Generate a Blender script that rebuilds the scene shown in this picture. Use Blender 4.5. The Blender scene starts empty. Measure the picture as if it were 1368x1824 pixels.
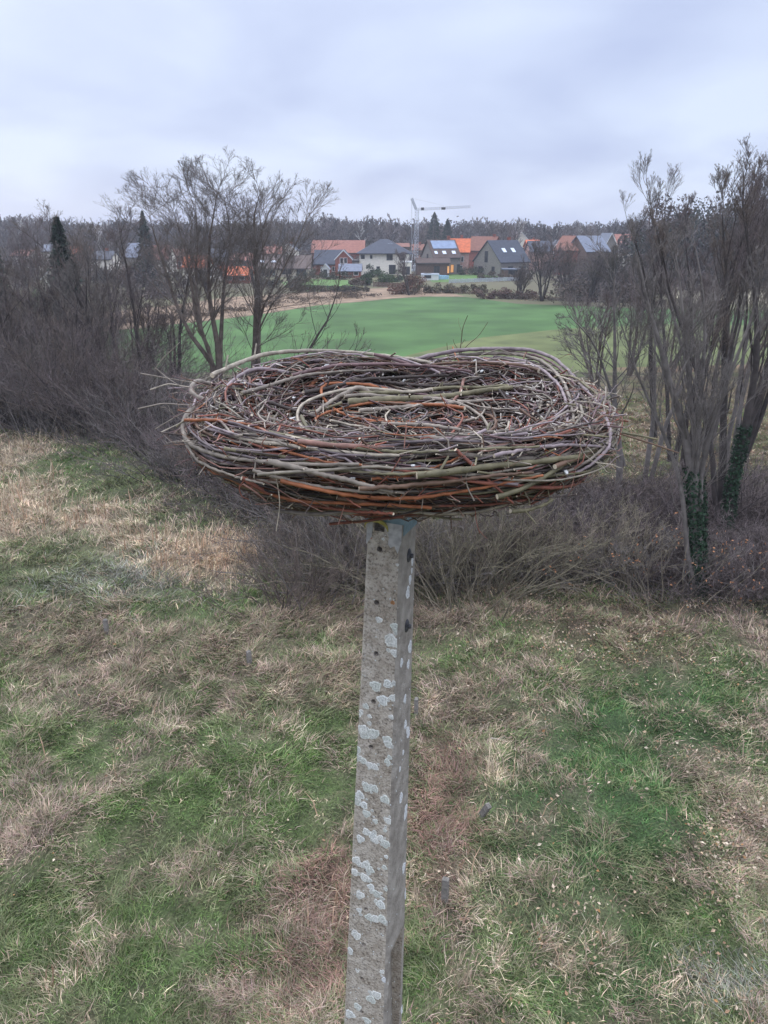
import bpy, bmesh, math, random
import numpy as np
from mathutils import Vector, Matrix
random.seed(7)
R_ = math.radians
C = bpy.context.scene.collection
scene = bpy.context.scene

# ------------------------------------------------------------------ camera
H = 11.0; F = 1330.0; V0 = 912.0; U0 = 684.0
PITCH = math.atan((912 - 410) / F)
cam_d = bpy.data.cameras.new("camera")
cam = bpy.data.objects.new("camera", cam_d); C.objects.link(cam)
cam.location = (0, 0, H)
cam.rotation_euler = (math.pi / 2 - PITCH, 0, 0)
cam_d.sensor_fit = 'VERTICAL'; cam_d.sensor_height = 24.0
cam_d.lens = 24.0 * F / 1824.0
cam_d.clip_start = 0.05; cam_d.clip_end = 6000
scene.camera = cam

# ------------------------------------------------------------------ world
SUN_EL, SUN_AZ = R_(38), R_(-25)          # azimuth measured from +Y towards +X
w = bpy.data.worlds.new("World"); scene.world = w; w.use_nodes = True
nt = w.node_tree; nt.nodes.clear()
def N(t, typ, **k):
    n = t.nodes.new(typ)
    for a, b in k.items(): setattr(n, a, b)
    return n
out = N(nt, 'ShaderNodeOutputWorld'); bg = N(nt, 'ShaderNodeBackground'); bg.inputs[1].default_value = 0.1
sky = N(nt, 'ShaderNodeTexSky'); sky.sky_type = 'NISHITA'; sky.sun_disc = False
sky.sun_elevation = SUN_EL; sky.sun_rotation = SUN_AZ
tc = N(nt, 'ShaderNodeTexCoord'); sep = N(nt, 'ShaderNodeSeparateXYZ')
nt.links.new(tc.outputs['Generated'], sep.inputs[0])
def M_(op, a, b=None):
    n = N(nt, 'ShaderNodeMath', operation=op)
    for i, v in enumerate((a, b)):
        if v is None: continue
        if isinstance(v, (int, float)): n.inputs[i].default_value = v
        else: nt.links.new(v, n.inputs[i])
    return n.outputs[0]
zz = M_('ADD', M_('MAXIMUM', sep.outputs[2], 0.0), 0.30)
cmb = N(nt, 'ShaderNodeCombineXYZ')
nt.links.new(M_('DIVIDE', sep.outputs[0], zz), cmb.inputs[0]); nt.links.new(M_('DIVIDE', sep.outputs[1], zz), cmb.inputs[1])
cn = N(nt, 'ShaderNodeTexNoise'); cn.inputs['Scale'].default_value = 1.5; cn.inputs['Detail'].default_value = 4; cn.inputs['Roughness'].default_value = .42
cn.inputs['Distortion'].default_value = .25
nt.links.new(cmb.outputs[0], cn.inputs['Vector'])
cr = N(nt, 'ShaderNodeValToRGB')
cr.color_ramp.elements[0].position = .36; cr.color_ramp.elements[0].color = (.53, .61, .87, 1)
cr.color_ramp.elements[1].position = .64; cr.color_ramp.elements[1].color = (.745, .84, 1.06, 1)
nt.links.new(cn.outputs[0], cr.inputs[0])
sc_ = N(nt, 'ShaderNodeVectorMath', operation='SCALE'); sc_.inputs['Scale'].default_value = 10.2
nt.links.new(cr.outputs[0], sc_.inputs[0])
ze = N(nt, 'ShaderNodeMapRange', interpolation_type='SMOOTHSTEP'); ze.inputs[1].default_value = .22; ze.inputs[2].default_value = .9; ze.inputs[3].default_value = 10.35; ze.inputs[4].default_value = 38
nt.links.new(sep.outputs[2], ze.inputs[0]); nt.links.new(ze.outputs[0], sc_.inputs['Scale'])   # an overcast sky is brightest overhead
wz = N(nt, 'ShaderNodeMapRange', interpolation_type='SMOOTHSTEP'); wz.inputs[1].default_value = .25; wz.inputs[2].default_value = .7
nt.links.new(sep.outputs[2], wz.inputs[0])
wt = N(nt, 'ShaderNodeMix', data_type='RGBA', blend_type='MULTIPLY'); wt.inputs['B'].default_value = (1.09, 1.02, .89, 1)      # warm tint added overhead, above the view, to warm the ground light
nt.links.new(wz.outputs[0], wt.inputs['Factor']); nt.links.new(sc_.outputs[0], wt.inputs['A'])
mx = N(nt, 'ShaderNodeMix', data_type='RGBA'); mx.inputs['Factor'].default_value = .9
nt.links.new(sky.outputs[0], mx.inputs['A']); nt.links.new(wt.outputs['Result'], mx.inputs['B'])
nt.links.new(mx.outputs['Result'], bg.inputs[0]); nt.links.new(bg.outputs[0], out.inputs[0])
# ------------------------------------------------------------------ sun (overcast)
sd = bpy.data.lights.new("sun", 'SUN'); sd.energy = 0.9; sd.angle = R_(20); sd.color = (1, .96, .9)
so = bpy.data.objects.new("sun", sd); C.objects.link(so)
sv = Vector((math.sin(SUN_AZ) * math.cos(SUN_EL), math.cos(SUN_AZ) * math.cos(SUN_EL), math.sin(SUN_EL)))
so.rotation_euler = sv.to_track_quat('Z', 'Y').to_euler(); so.location = (0, 0, 60)
vs = scene.view_settings; vs.view_transform = 'Standard'; vs.look = 'None'; vs.exposure = 0.0; vs.gamma = 1.0

# ------------------------------------------------------------------ measuring helpers
def ray(u, v):
    a = (u - U0) / F; b = (V0 - v) / F; c, s = math.cos(PITCH), math.sin(PITCH)
    return np.array([a, c + b * s, -s + b * c])
def gnd(u, v, z=0.0):
    d = ray(u, v); t = (z - H) / d[2]; return float(d[0] * t), float(d[1] * t)
def at(u, v, D):
    d = ray(u, v); t = D / d[1]; return np.array([d[0] * t, D, H + d[2] * t])
def hx(u, D, z=4.0):
    zc = D * math.cos(PITCH) + (H - z) * math.sin(PITCH); return (u - U0) / F * zc
def hz(v, D): return float(at(U0, v, D)[2])

# ------------------------------------------------------------------ noise
_rt = np.random.default_rng(3).random((256, 256))
def vn(x, y, s, seed=0):
    x = np.asarray(x, float) / s + seed * 17.37 + 500; y = np.asarray(y, float) / s + seed * 9.71 + 500
    xi = np.floor(x).astype(int); yi = np.floor(y).astype(int); fx = x - xi; fy = y - yi
    fx = fx * fx * (3 - 2 * fx); fy = fy * fy * (3 - 2 * fy)
    a = _rt[xi % 256, yi % 256]; b = _rt[(xi + 1) % 256, yi % 256]; c = _rt[xi % 256, (yi + 1) % 256]; d = _rt[(xi + 1) % 256, (yi + 1) % 256]
    return (a * (1 - fx) + b * fx) * (1 - fy) + (c * (1 - fx) + d * fx) * fy
def fbm(x, y, s, seed=0, o=3):
    r = 0; a = 1; t = 0
    for i in range(o): r = r + a * vn(x, y, s / 2 ** i, seed + i * 3); t += a; a *= .55
    return r / t

# ------------------------------------------------------------------ materials
MATS = {}
def mat(name, col=None, rough=.85, vary=.25, scale=8, bump=0.0, bscale=None, attr=False, metal=0, spec=.25, col2=None, dist=.02):
    if name in MATS: return MATS[name]
    m = bpy.data.materials.new(name); m.use_nodes = True; t = m.node_tree; p = t.nodes['Principled BSDF']
    p.inputs['Roughness'].default_value = rough; p.inputs['Metallic'].default_value = metal
    p.inputs['Specular IOR Level'].default_value = spec
    co = N(t, 'ShaderNodeTexCoord')
    n = N(t, 'ShaderNodeTexNoise'); n.inputs['Scale'].default_value = scale; n.inputs['Detail'].default_value = 4
    t.links.new(co.outputs['Object'], n.inputs['Vector'])
    mix = N(t, 'ShaderNodeMix', data_type='RGBA')
    mr = N(t, 'ShaderNodeMapRange'); mr.inputs[1].default_value = .35; mr.inputs[2].default_value = .65
    t.links.new(n.outputs[0], mr.inputs[0]); t.links.new(mr.outputs[0], mix.inputs['Factor'])
    if attr:
        a = N(t, 'ShaderNodeAttribute', attribute_name='col')
        v = []
        for s in (1 - vary, 1 + vary):
            q = N(t, 'ShaderNodeVectorMath', operation='SCALE'); q.inputs['Scale'].default_value = s
            t.links.new(a.outputs['Color'], q.inputs[0]); v.append(q.outputs[0])
        t.links.new(v[0], mix.inputs['A']); t.links.new(v[1], mix.inputs['B'])
    else:
        c2 = col2 or tuple(min(1, c * (1 + vary)) for c in col)
        c1 = col if col2 else tuple(c * (1 - vary) for c in col)
        mix.inputs['A'].default_value = (*c1, 1); mix.inputs['B'].default_value = (*c2, 1)
    t.links.new(mix.outputs['Result'], p.inputs['Base Color'])
    if bump:
        b = N(t, 'ShaderNodeBump'); b.inputs['Strength'].default_value = bump; b.inputs['Distance'].default_value = dist
        n2 = N(t, 'ShaderNodeTexNoise'); n2.inputs['Scale'].default_value = bscale or scale * 3; n2.inputs['Detail'].default_value = 5
        t.links.new(co.outputs['Object'], n2.inputs['Vector'])
        t.links.new(n2.outputs[0], b.inputs['Height']); t.links.new(b.outputs[0], p.inputs['Normal'])
    MATS[name] = m; return m

# ------------------------------------------------------------------ mesh accumulator
class G:
    def __init__(s): s.v = []; s.f = []; s.c = []; s.n = 0
    def add(s, v, f, c=(1, 1, 1)):
        v = np.asarray(v, float).reshape(-1, 3); f = np.asarray(f, int)
        c = np.asarray(c, float)
        if c.ndim == 1: c = np.broadcast_to(c[:3], (len(v), 3))
        s.v.append(v); s.f.append(f + s.n); s.c.append(c[:, :3]); s.n += len(v); return s
    def box(s, x0, x1, y0, y1, z0, z1, c=(1, 1, 1)):
        v = [(x, y, z) for z in (z0, z1) for y in (y0, y1) for x in (x0, x1)]
        return s.add(v, [(0, 2, 3, 1), (4, 5, 7, 6), (0, 1, 5, 4), (2, 6, 7, 3), (0, 4, 6, 2), (1, 3, 7, 5)], c)
    def build(s, name, m, parent=None, smooth=False, usecol=False):
        me = bpy.data.meshes.new(name)
        v = np.concatenate(s.v); me.vertices.add(len(v)); me.vertices.foreach_set('co', v.ravel().astype(np.float32))
        li = np.concatenate([f.ravel() for f in s.f]); tot = np.concatenate([np.full(len(f), f.shape[1]) for f in s.f])
        st = np.concatenate([[0], np.cumsum(tot)[:-1]])
        me.loops.add(len(li)); me.loops.foreach_set('vertex_index', li.astype(np.int32))
        me.polygons.add(len(tot)); me.polygons.foreach_set('loop_start', st.astype(np.int32)); me.polygons.foreach_set('loop_total', tot.astype(np.int32))
        me.polygons.foreach_set('use_smooth', np.full(len(tot), smooth))
        if usecol:
            a = me.color_attributes.new('col', 'FLOAT_COLOR', 'POINT'); c = np.concatenate(s.c)
            a.data.foreach_set('color', np.concatenate([c, np.ones((len(c), 1))], 1).ravel().astype(np.float32))
        me.update(calc_edges=True)
        me.materials.append(m)
        o = bpy.data.objects.new(name, me); C.objects.link(o)
        if parent is not None: o.parent = parent
        return o

def tag(o, label=None, cat=None, group=None, kind=None):
    if label: o['label'] = label
    if cat: o['category'] = cat
    if group: o['group'] = group
    if kind: o['kind'] = kind
    return o
def thing(name, loc, label, cat, group=None, rot=0):
    o = bpy.data.objects.new(name, None); C.objects.link(o); o.location = loc; o.rotation_euler = (0, 0, rot); o.empty_display_size = .3
    return tag(o, label, cat, group)
def nrm(a): return a / np.maximum(np.linalg.norm(a, axis=-1, keepdims=True), 1e-9)

def tubes(g, P, R, sides=4, col=(1, 1, 1), cap=None, ecol=None):
    """P (N,K,3), R (N,K); col (3,) or (N,3)"""
    P = np.asarray(P, float); R = np.asarray(R, float); n, k, _ = P.shape
    T = np.empty_like(P); T[:, 1:-1] = P[:, 2:] - P[:, :-2]; T[:, 0] = P[:, 1] - P[:, 0]; T[:, -1] = P[:, -1] - P[:, -2]; T = nrm(T)
    ref = np.where(np.abs(T.mean(1)[:, 2:3]) > .75, np.array([[1., .2, 0]]), np.array([[0, .1, 1.]]))[:, None, :]
    A = nrm(np.cross(T, ref)); B = np.cross(T, A)
    th = np.arange(sides) * 2 * math.pi / sides
    V = P[:, :, None, :] + R[:, :, None, None] * (np.cos(th)[None, None, :, None] * A[:, :, None, :] + np.sin(th)[None, None, :, None] * B[:, :, None, :])
    i = np.arange(n)[:, None, None] * k * sides; j = np.arange(k - 1)[None, :, None] * sides; q = np.arange(sides)[None, None, :]; q2 = (q + 1) % sides
    f = np.stack([i + j + q, i + j + sides + q, i + j + sides + q2, i + j + q2], -1).reshape(-1, 4)
    c = np.asarray(col, float)
    cc = np.broadcast_to(c, (n * k * sides, 3)) if c.ndim == 1 else np.repeat(c, k * sides, 0)
    g.add(V.reshape(-1, 3), f, cc)
    if cap is not None:
        cc2 = np.asarray(cap, float)
        for e, rev in ((0, False), (-1, True)):
            W = V[:, e].reshape(-1, 3)
            ff = (np.arange(n)[:, None] * sides + np.arange(sides)[None, :])
            if rev: ff = ff[:, ::-1]
            g.add(W, ff, cc2)

def spawn(P, R, M, rng, t=(.3, 1), ang=(.5, .9), lr=(.4, .7), rr=.6, up=.15, wand=.12, K=4, taper=.35, rmax=1, L=None, droop=0, minr=.002):
    n, k, _ = P.shape
    tt = t[0] + (t[1] - t[0]) * rng.random((n, M)) ** .75; tt[:, 0] = t[1]; ix = tt * (k - 1); i0 = np.minimum(ix.astype(int), k - 2); fr = ix - i0
    ar = np.arange(n)[:, None]
    p0 = P[ar, i0] * (1 - fr[..., None]) + P[ar, i0 + 1] * fr[..., None]
    tg = nrm(P[ar, i0 + 1] - P[ar, i0]); r0 = R[ar, i0] * (1 - fr) + R[ar, i0 + 1] * fr
    pl = np.linalg.norm(np.diff(P, axis=1), axis=2).sum(1)[:, None]
    rv = rng.normal(size=(n, M, 3)); pp = nrm(np.cross(tg, rv))
    a = rng.uniform(ang[0], ang[1], (n, M))[..., None]
    d = nrm(tg * np.cos(a) + pp * np.sin(a) + np.array([0, 0, up]))
    ln = (pl if L is None else np.full((n, 1), L)) * rng.uniform(lr[0], lr[1], (n, M)) * (1.25 - .80 * tt)
    m = n * M; p = p0.reshape(m, 3); d = d.reshape(m, 3); ln = ln.reshape(m, 1)
    out = [p]
    for s in range(K - 1):
        d = nrm(d + rng.normal(size=(m, 3)) * wand + np.array([0, 0, up * .5 - droop * s])); p = p + d * ln / (K - 1); out.append(p)
    r1 = np.clip(r0.reshape(m, 1) * rr * rng.uniform(.75, 1.1, (m, 1)), minr, rmax)
    return np.stack(out, 1), r1 * np.linspace(1, taper, K)[None, :]

# ================================================================== GROUND
def gh(x, y):
    x = np.asarray(x, float); y = np.asarray(y, float)
    m = np.clip((46 - np.abs(x)) / 8, 0, 1) * np.clip((62 - y) / 10, 0, 1) * np.clip((y + 3) / 3, 0, 1)
    return .006 + m * (.34 * fbm(x, y, 2.6, 1) + .22 * vn(x, y, .8, 5) ** 1.6 + .08 * vn(x, y, .3, 6))
# patches of different growth, each placed where it stands on the meadow: (u, v, half-width px, half-height px, kind, strength)
PATCH = [(20, 820, 60, 30, 'straw', 3.0), (15, 920, 55, 55, 'straw', 3.5), (170, 935, 75, 28, 'straw', 3.2), (265, 985, 75, 26, 'straw', 1.8), (390, 1000, 70, 40, 'straw2', 4.0), (200, 880, 60, 30, 'mix', 1.6), (110, 1000, 70, 30, 'mix', 1.6), (60, 880, 50, 30, 'straw', 1.5),
 (125, 830, 60, 60, 'green', 2.2), (60, 1020, 60, 40, 'mix', .8), (430, 1075, 40, 30, 'green', 1.3), (180, 880, 60, 40, 'green', .8),
 (420, 890, 190, 50, 'dark', 1.5), (540, 960, 120, 60, 'dark', 1.4), (250, 1040, 170, 40, 'grey', 1.2), (100, 790, 200, 25, 'brown', .6),
 (120, 1150, 230, 60, 'brown', 1.3), (420, 1190, 220, 60, 'brown', 1.1), (580, 1080, 90, 50, 'brown', 1.3), (700, 1120, 120, 50, 'brown', .9),
 (240, 1110, 70, 30, 'green', .7), (340, 1090, 60, 30, 'green', .9), (550, 1170, 80, 30, 'green', .8), (20, 1240, 60, 60, 'green', .8),
 (60, 1500, 120, 50, 'pink', 2.0), (110, 1440, 80, 35, 'pink', 1.6), (20, 1560, 60, 50, 'pink', 1.6), (230, 1270, 140, 40, 'pink', .7),
 (350, 1400, 180, 60, 'green', .8), (150, 1700, 180, 90, 'green', .6), (520, 1380, 130, 80, 'green', .9), (60, 1350, 90, 50, 'green', .6), (370, 1650, 170, 60, 'green', .7), (300, 1560, 200, 60, 'mix', .4),
 (545, 1720, 100, 120, 'red', 1.3), (590, 1600, 60, 70, 'red', 1.3), (430, 1780, 90, 60, 'pink', .8), (470, 1520, 60, 60, 'pink', .4),
 (860, 1090, 150, 40, 'brown', 1.2), (1100, 1110, 280, 55, 'litter', 1.4), (900, 1150, 60, 25, 'green', 1.0), (800, 1190, 50, 30, 'green', .8), (960, 1190, 200, 50, 'litter', .6), (1000, 1240, 160, 40, 'green', .7), (1330, 1140, 60, 50, 'pink', 1.1), (1180, 1010, 260, 70, 'dark', 2.2), (900, 1010, 200, 50, 'dark', 1.6), (640, 1010, 200, 50, 'dark', 1.6),
 (860, 1270, 130, 60, 'brown', 1.2), (790, 1400, 45, 110, 'red', 1.5), (765, 1530, 50, 90, 'red', 1.5), (900, 1400, 60, 60, 'straw', .4), (820, 1620, 90, 60, 'brown', .6),
 (1170, 1300, 230, 80, 'green2', 1.9), (300, 1480, 260, 90, 'green', .6), (1060, 1420, 150, 120, 'green2', 1.3), (1000, 1560, 140, 90, 'green2', 1.1), (1050, 1780, 200, 70, 'green2', .9), (880, 1700, 120, 90, 'green', .6), (1200, 1500, 90, 120, 'green2', 1.0), (1290, 1230, 120, 40, 'green2', 1.1), (1000, 1600, 150, 80, 'mix', .5), (1150, 1720, 160, 90, 'green2', .7),
 (1340, 1430, 60, 90, 'litter2', 1.4), (1330, 1600, 80, 70, 'litter2', 1.6), (1010, 1740, 60, 70, 'straw', .6), (1230, 1760, 90, 40, 'straw', .6), (1320, 1740, 70, 60, 'grey', .9), (820, 1770, 60, 50, 'straw', .5),
 (1180, 900, 250, 60, 'litter', 1.0), (1200, 780, 250, 60, 'rust', 1.0), (1250, 700, 200, 40, 'rust', 1.2)]
KCOL = dict(straw=(.54, .43, .31), straw2=(.58, .44, .31), green=(.115, .180, .055), green2=(.075, .150, .050), mix=(.165, .180, .090), dark=(.075, .060, .045), grey=(.25, .245, .20),
            brown=(.255, .195, .140), pink=(.36, .27, .21), red=(.25, .155, .12), litter=(.265, .19, .135), litter2=(.42, .32, .24), rust=(.24, .145, .09))
KN = list(KCOL); KC = np.array([KCOL[k] for k in KN])
PW = []
for (u, v, a, b, k, s) in PATCH:
    x, y = gnd(u, v); x1, _ = gnd(u + a, v); _, y0 = gnd(u, v + b); _, y1 = gnd(u, v - b)
    PW.append((x, y, abs(x1 - x), abs(y1 - y0) / 2, KN.index(k), s))
def growth(x, y):
    """weights (n, kinds) of what grows at x, y"""
    x = np.asarray(x, float); y = np.asarray(y, float)
    wx = x + 1.6 * (fbm(x, y, 1.6, 21) - .5); wy = y + 1.6 * (fbm(x, y, 1.6, 22) - .5)
    W = np.zeros(x.shape + (len(KN),))
    n1 = .45 * fbm(x, y, 1.7, 8) + .55 * fbm(x, y, .5, 18); n2 = fbm(x, y, .7, 9); n3 = fbm(x, y, .4, 10); n4 = fbm(x, y, .6, 14)
    W[..., KN.index('mix')] = .55
    W[..., KN.index('green')] = np.clip((n1 - .44) * 4.6, 0, 1.0)
    W[..., KN.index('brown')] = np.clip((.48 - n1) * 3.6, 0, .9)
    W[..., KN.index('pink')] = np.clip((n2 - .54) * 4.5, 0, .8)
    W[..., KN.index('straw')] = np.clip((n4 - .62) * 5, 0, .7)
    W[..., KN.index('dark')] = np.clip((n3 - .64) * 4, 0, .5)
    for (px, py, a, b, k, s) in PW:
        d = ((wx - px) / a) ** 2 + ((wy - py) / b) ** 2
        W[..., k] += s * 1.0 * np.exp(-d * 1.0) * (.2 + 1.5 * n3)
    W = W ** 1.3
    return W / W.sum(-1, keepdims=True)
m_soil = mat('meadow soil', rough=.95, vary=.45, scale=22, bump=.5, attr=True)
# base ground: one sheet to the horizon
m_far = mat('far ground', (.10, .085, .055), rough=.95, scale=.02, vary=.3, col2=(.13, .13, .065))
g = G(); g.add([(-2200, -300, 0), (2200, -300, 0), (2200, 2400, 0), (-2200, 2400, 0)], [(0, 1, 2, 3)])
tag(g.build('ground', m_far), kind='structure')
nx, ny = 420, 300
X, Y = np.meshgrid(np.linspace(-46, 46, nx), np.linspace(-3, 62, ny))
Z = gh(X, Y); cg = (growth(X, Y) @ KC) * .42 * (.6 + .8 * vn(X, Y, .3, 71)[..., None])
ii = (np.arange(ny - 1)[:, None] * nx + np.arange(nx - 1)[None, :]).ravel()
g = G(); g.add(np.stack([X, Y, Z], -1), np.stack([ii, ii + 1, ii + nx + 1, ii + nx], -1), cg.reshape(-1, 3))
tag(g.build('meadow', m_soil, smooth=True, usecol=True), kind='structure')

def sheet(name, pts, z, m, seg=None):
    g = G(); P = [gnd(u, v) for u, v in pts]
    bmv = [Vector((x, y, z)) for x, y in P]
    from mathutils.geometry import tessellate_polygon
    tri = tessellate_polygon([bmv]); f = []
    for a, b, c in tri:
        n = (bmv[b] - bmv[a]).cross(bmv[c] - bmv[a]); f.append((a, b, c) if n.z > 0 else (a, c, b))
    g.add([tuple(v) for v in bmv], f); return tag(g.build(name, m), kind='structure')
m_cereal = mat('winter cereal', (.056, .118, .034), rough=.9, scale=.11, vary=.28, bump=.3, bscale=2)
m_olive = mat('olive grassland', (.105, .125, .045), rough=.9, scale=.25, vary=.25, bump=.3, bscale=3)
m_lawn = mat('lawn', (.085, .16, .04), rough=.9, scale=.4, vary=.15)
m_strawf = mat('dry grass strip', (.24, .17, .115), rough=.95, scale=.5, vary=.25, bump=.5, bscale=3)
m_pale = mat('pale stubble', (.30, .27, .19), rough=.95, scale=.08, vary=.15)
m_rust = mat('leaf strewn ground', (.17, .105, .065), rough=.95, scale=.3, vary=.35, bump=.4, bscale=4, col2=(.13, .12, .06))
sheet('field', [(-600, 700), (-300, 640), (0, 600), (200, 590), (390, 570), (480, 558), (560, 545), (640, 538), (700, 532), (760, 528.5), (830, 529), (920, 541), (1130, 549), (1500, 556), (1900, 590), (1200, 577), (1000, 586), (860, 601), (730, 632), (600, 668), (300, 700), (0, 720)], .012, m_cereal)
sheet('grassland', [(600, 668), (730, 632), (860, 601), (1000, 586), (1200, 577), (1900, 590), (1700, 640), (1100, 655), (1000, 690), (700, 700), (500, 700)], .012, m_olive)
sheet('verge', [(1000, 690), (1100, 655), (1700, 640), (2300, 760), (1400, 770), (1000, 740)], .012, m_rust)
sheet('grass_strip', [(-600, 640), (0, 575), (300, 545), (400, 530), (560, 520), (700, 512), (760, 512), (830, 528.7), (760, 528.2), (700, 531.6), (640, 537.5), (560, 544.5), (480, 557.5), (390, 569), (200, 589), (0, 599), (-600, 690)], .018, m_strawf)
sheet('stubble_field', [(1170, 478), (1600, 478), (1700, 545), (1240, 540), (1170, 520)], .012, m_pale)
sheet('lawn', [(500, 503), (560, 497), (630, 500), (632, 514), (560, 519), (520, 517)], .024, m_lawn)
sheet('lawn', [(752, 490), (800, 488), (905, 492), (905, 500), (770, 503)], .024, m_lawn)
sheet('lawn', [(55, 515), (110, 515), (120, 545), (50, 548)], .024, m_lawn)

# ------------------------------------------------------------------ grass (uncountable)
def blades(g, x, y, h, wd, lean, laz, col, rng, z=None, mid=.5):
    n = len(x); z0 = (gh(x, y) if z is None else z) - .02
    az = rng.uniform(0, 2 * math.pi, n); wx = np.cos(az) * wd / 2; wy = np.sin(az) * wd / 2
    lx = np.cos(laz) * lean; ly = np.sin(laz) * lean
    V = np.empty((n, 5, 3))
    V[:, 0] = np.stack([x - wx, y - wy, z0], -1); V[:, 1] = np.stack([x + wx, y + wy, z0], -1)
    mx_, my_, mz = x + lx * .3, y + ly * .3, z0 + h * (.62)
    V[:, 2] = np.stack([mx_ + wx * .8, my_ + wy * .8, mz], -1); V[:, 3] = np.stack([mx_ - wx * .8, my_ - wy * .8, mz], -1)
    V[:, 4] = np.stack([x + lx, y + ly, z0 + h], -1)
    b = np.arange(n)[:, None] * 5
    g.add(V.reshape(-1, 3), b + np.array([[0, 1, 2, 3]]), np.repeat(col, 5, 0))
    g.f.append(b + np.array([[3, 2, 4]]) + g.n - len(V) * 5)
def scatter(n, rng, ymin=6.2, ymax=50, pw=1.0):
    y = ymin * (ymax / ymin) ** rng.random(n) if pw == 1 else rng.uniform(ymin, ymax, n)
    hw = (y * .9355 + 4) * (684 / F) * 1.06 + .3
    return rng.uniform(-1, 1, n) * hw, y
rng = np.random.default_rng(11)
m_grass = mat('grass blades', rough=.8, vary=.18, scale=3, attr=True, spec=.15)
def pick(x, y, rng):
    Wt = growth(x, y); cs = np.cumsum(Wt, -1); r = rng.random(len(x))[:, None]
    k = np.minimum((cs < r).sum(-1), len(KN) - 1); return k
g = G()
NB = 760000
x, y = scatter(NB, rng); k = pick(x, y, rng)
col = KC[k] * rng.uniform(.65, 1.5, (NB, 1)) * (.62 + .76 * vn(x, y, .33, 51)[:, None]) * (1 + rng.normal(size=(NB, 3)) * .05)
tus = fbm(x, y, .85, 31); keep = rng.random(NB) < np.clip((tus - .28) * 3.2, .25, 1)
kk = np.array([KN.index(q) for q in ('dark', 'litter', 'litter2', 'rust')]); low = np.isin(k, kk)
hg = np.where(low, .10, np.where(k == KN.index('green2'), .085, np.where(k == KN.index('green'), .10, .17)))
hg = hg * np.clip(.5 + y / 45, .55, .9) * (.45 + 1.1 * tus) * rng.uniform(.6, 1.4, NB)
laz = fbm(x, y, 1.7, 41) * 14 + rng.normal(size=NB) * 1.25
lean = hg * rng.uniform(.7, 2.2, NB)
wd = (.0048 + .0007 * y) * rng.uniform(.7, 1.5, NB)
x, y, hg, wd, lean, laz, col, k = (a[keep] for a in (x, y, hg, wd, lean, laz, col, k))
blades(g, x, y, hg, wd, lean, laz, col, rng)
tag(g.build('grass', m_grass, usecol=True), kind='stuff')
# tall dry stalks (straw-coloured) where they stand in drifts
g = G(); n = 60000; x, y = scatter(n, rng, 8, 48); Wt = growth(x, y)
ws = Wt[:, KN.index('straw')] + 1.1 * Wt[:, KN.index('straw2')] + .35 * Wt[:, KN.index('pink')] + .3 * Wt[:, KN.index('red')]
kp = rng.random(n) < ws * 1.15 - .22; x, y = x[kp], y[kp]; n = len(x)
st2 = growth(x, y)[:, KN.index('straw2')][:, None]
col = np.where(rng.random((n, 1)) < st2, KC[KN.index('straw2')] * 1.05, KC[KN.index('straw')] * .9) * rng.uniform(.65, 1.3, (n, 1))
col[rng.random(n) < .25] *= np.array([.9, .75, .7])
blades(g, x, y, rng.uniform(.35, .85, n), .012 + .0009 * y, rng.uniform(.05, .4, n), fbm(x, y, 2, 44) * 12 + rng.normal(size=n), col, rng)
tag(g.build('dry_grass', m_grass, usecol=True), kind='stuff')
# fallen leaves: small curled tan quads
g = G(); n = 80000; x, y = scatter(n, rng, 6.3, 45); Wt = growth(x, y)
wl = .10 + 1.1 * Wt[:, KN.index('litter')] + 1.6 * Wt[:, KN.index('litter2')] + .5 * Wt[:, KN.index('dark')] + .5 * Wt[:, KN.index('rust')]
wl = np.where((x > 1.8), wl * 1.35, wl * .22)
wl = wl * np.clip((vn(x, y, .55, 91) * .6 + vn(x, y, 1.6, 92) * .6 - .42) * 3.2, .03, 1.6)
kp = rng.random(n) < wl; x, y = x[kp], y[kp]; n = len(x); s = rng.uniform(.012, .044, n) * (1 + y * .012)
nn = nrm(rng.normal(size=(n, 3)) * .6 + np.array([0, 0, 1])); a = nrm(np.cross(nn, rng.normal(size=(n, 3)))); b = np.cross(nn, a)
c0 = np.stack([x, y, gh(x, y) + rng.uniform(.0, .12, n)], -1)
q = np.stack([c0 - a * s[:, None], c0 - b * s[:, None] * .6 + nn * s[:, None] * .3, c0 + a * s[:, None], c0 + b * s[:, None] * .6 + nn * s[:, None] * .3], 1)
pal = np.array([(.42, .31, .21), (.50, .40, .30), (.33, .21, .13), (.28, .20, .15), (.58, .50, .38), (.40, .22, .10)])
lc = pal[rng.choice(6, n, p=[.3, .2, .2, .15, .1, .05])] * rng.uniform(.75, 1.15, (n, 1))
g.add(q.reshape(-1, 3), np.arange(n * 4).reshape(-1, 4), np.repeat(lc, 4, 0))
tag(g.build('fallen_leaves', m_grass, usecol=True), kind='stuff')
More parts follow.
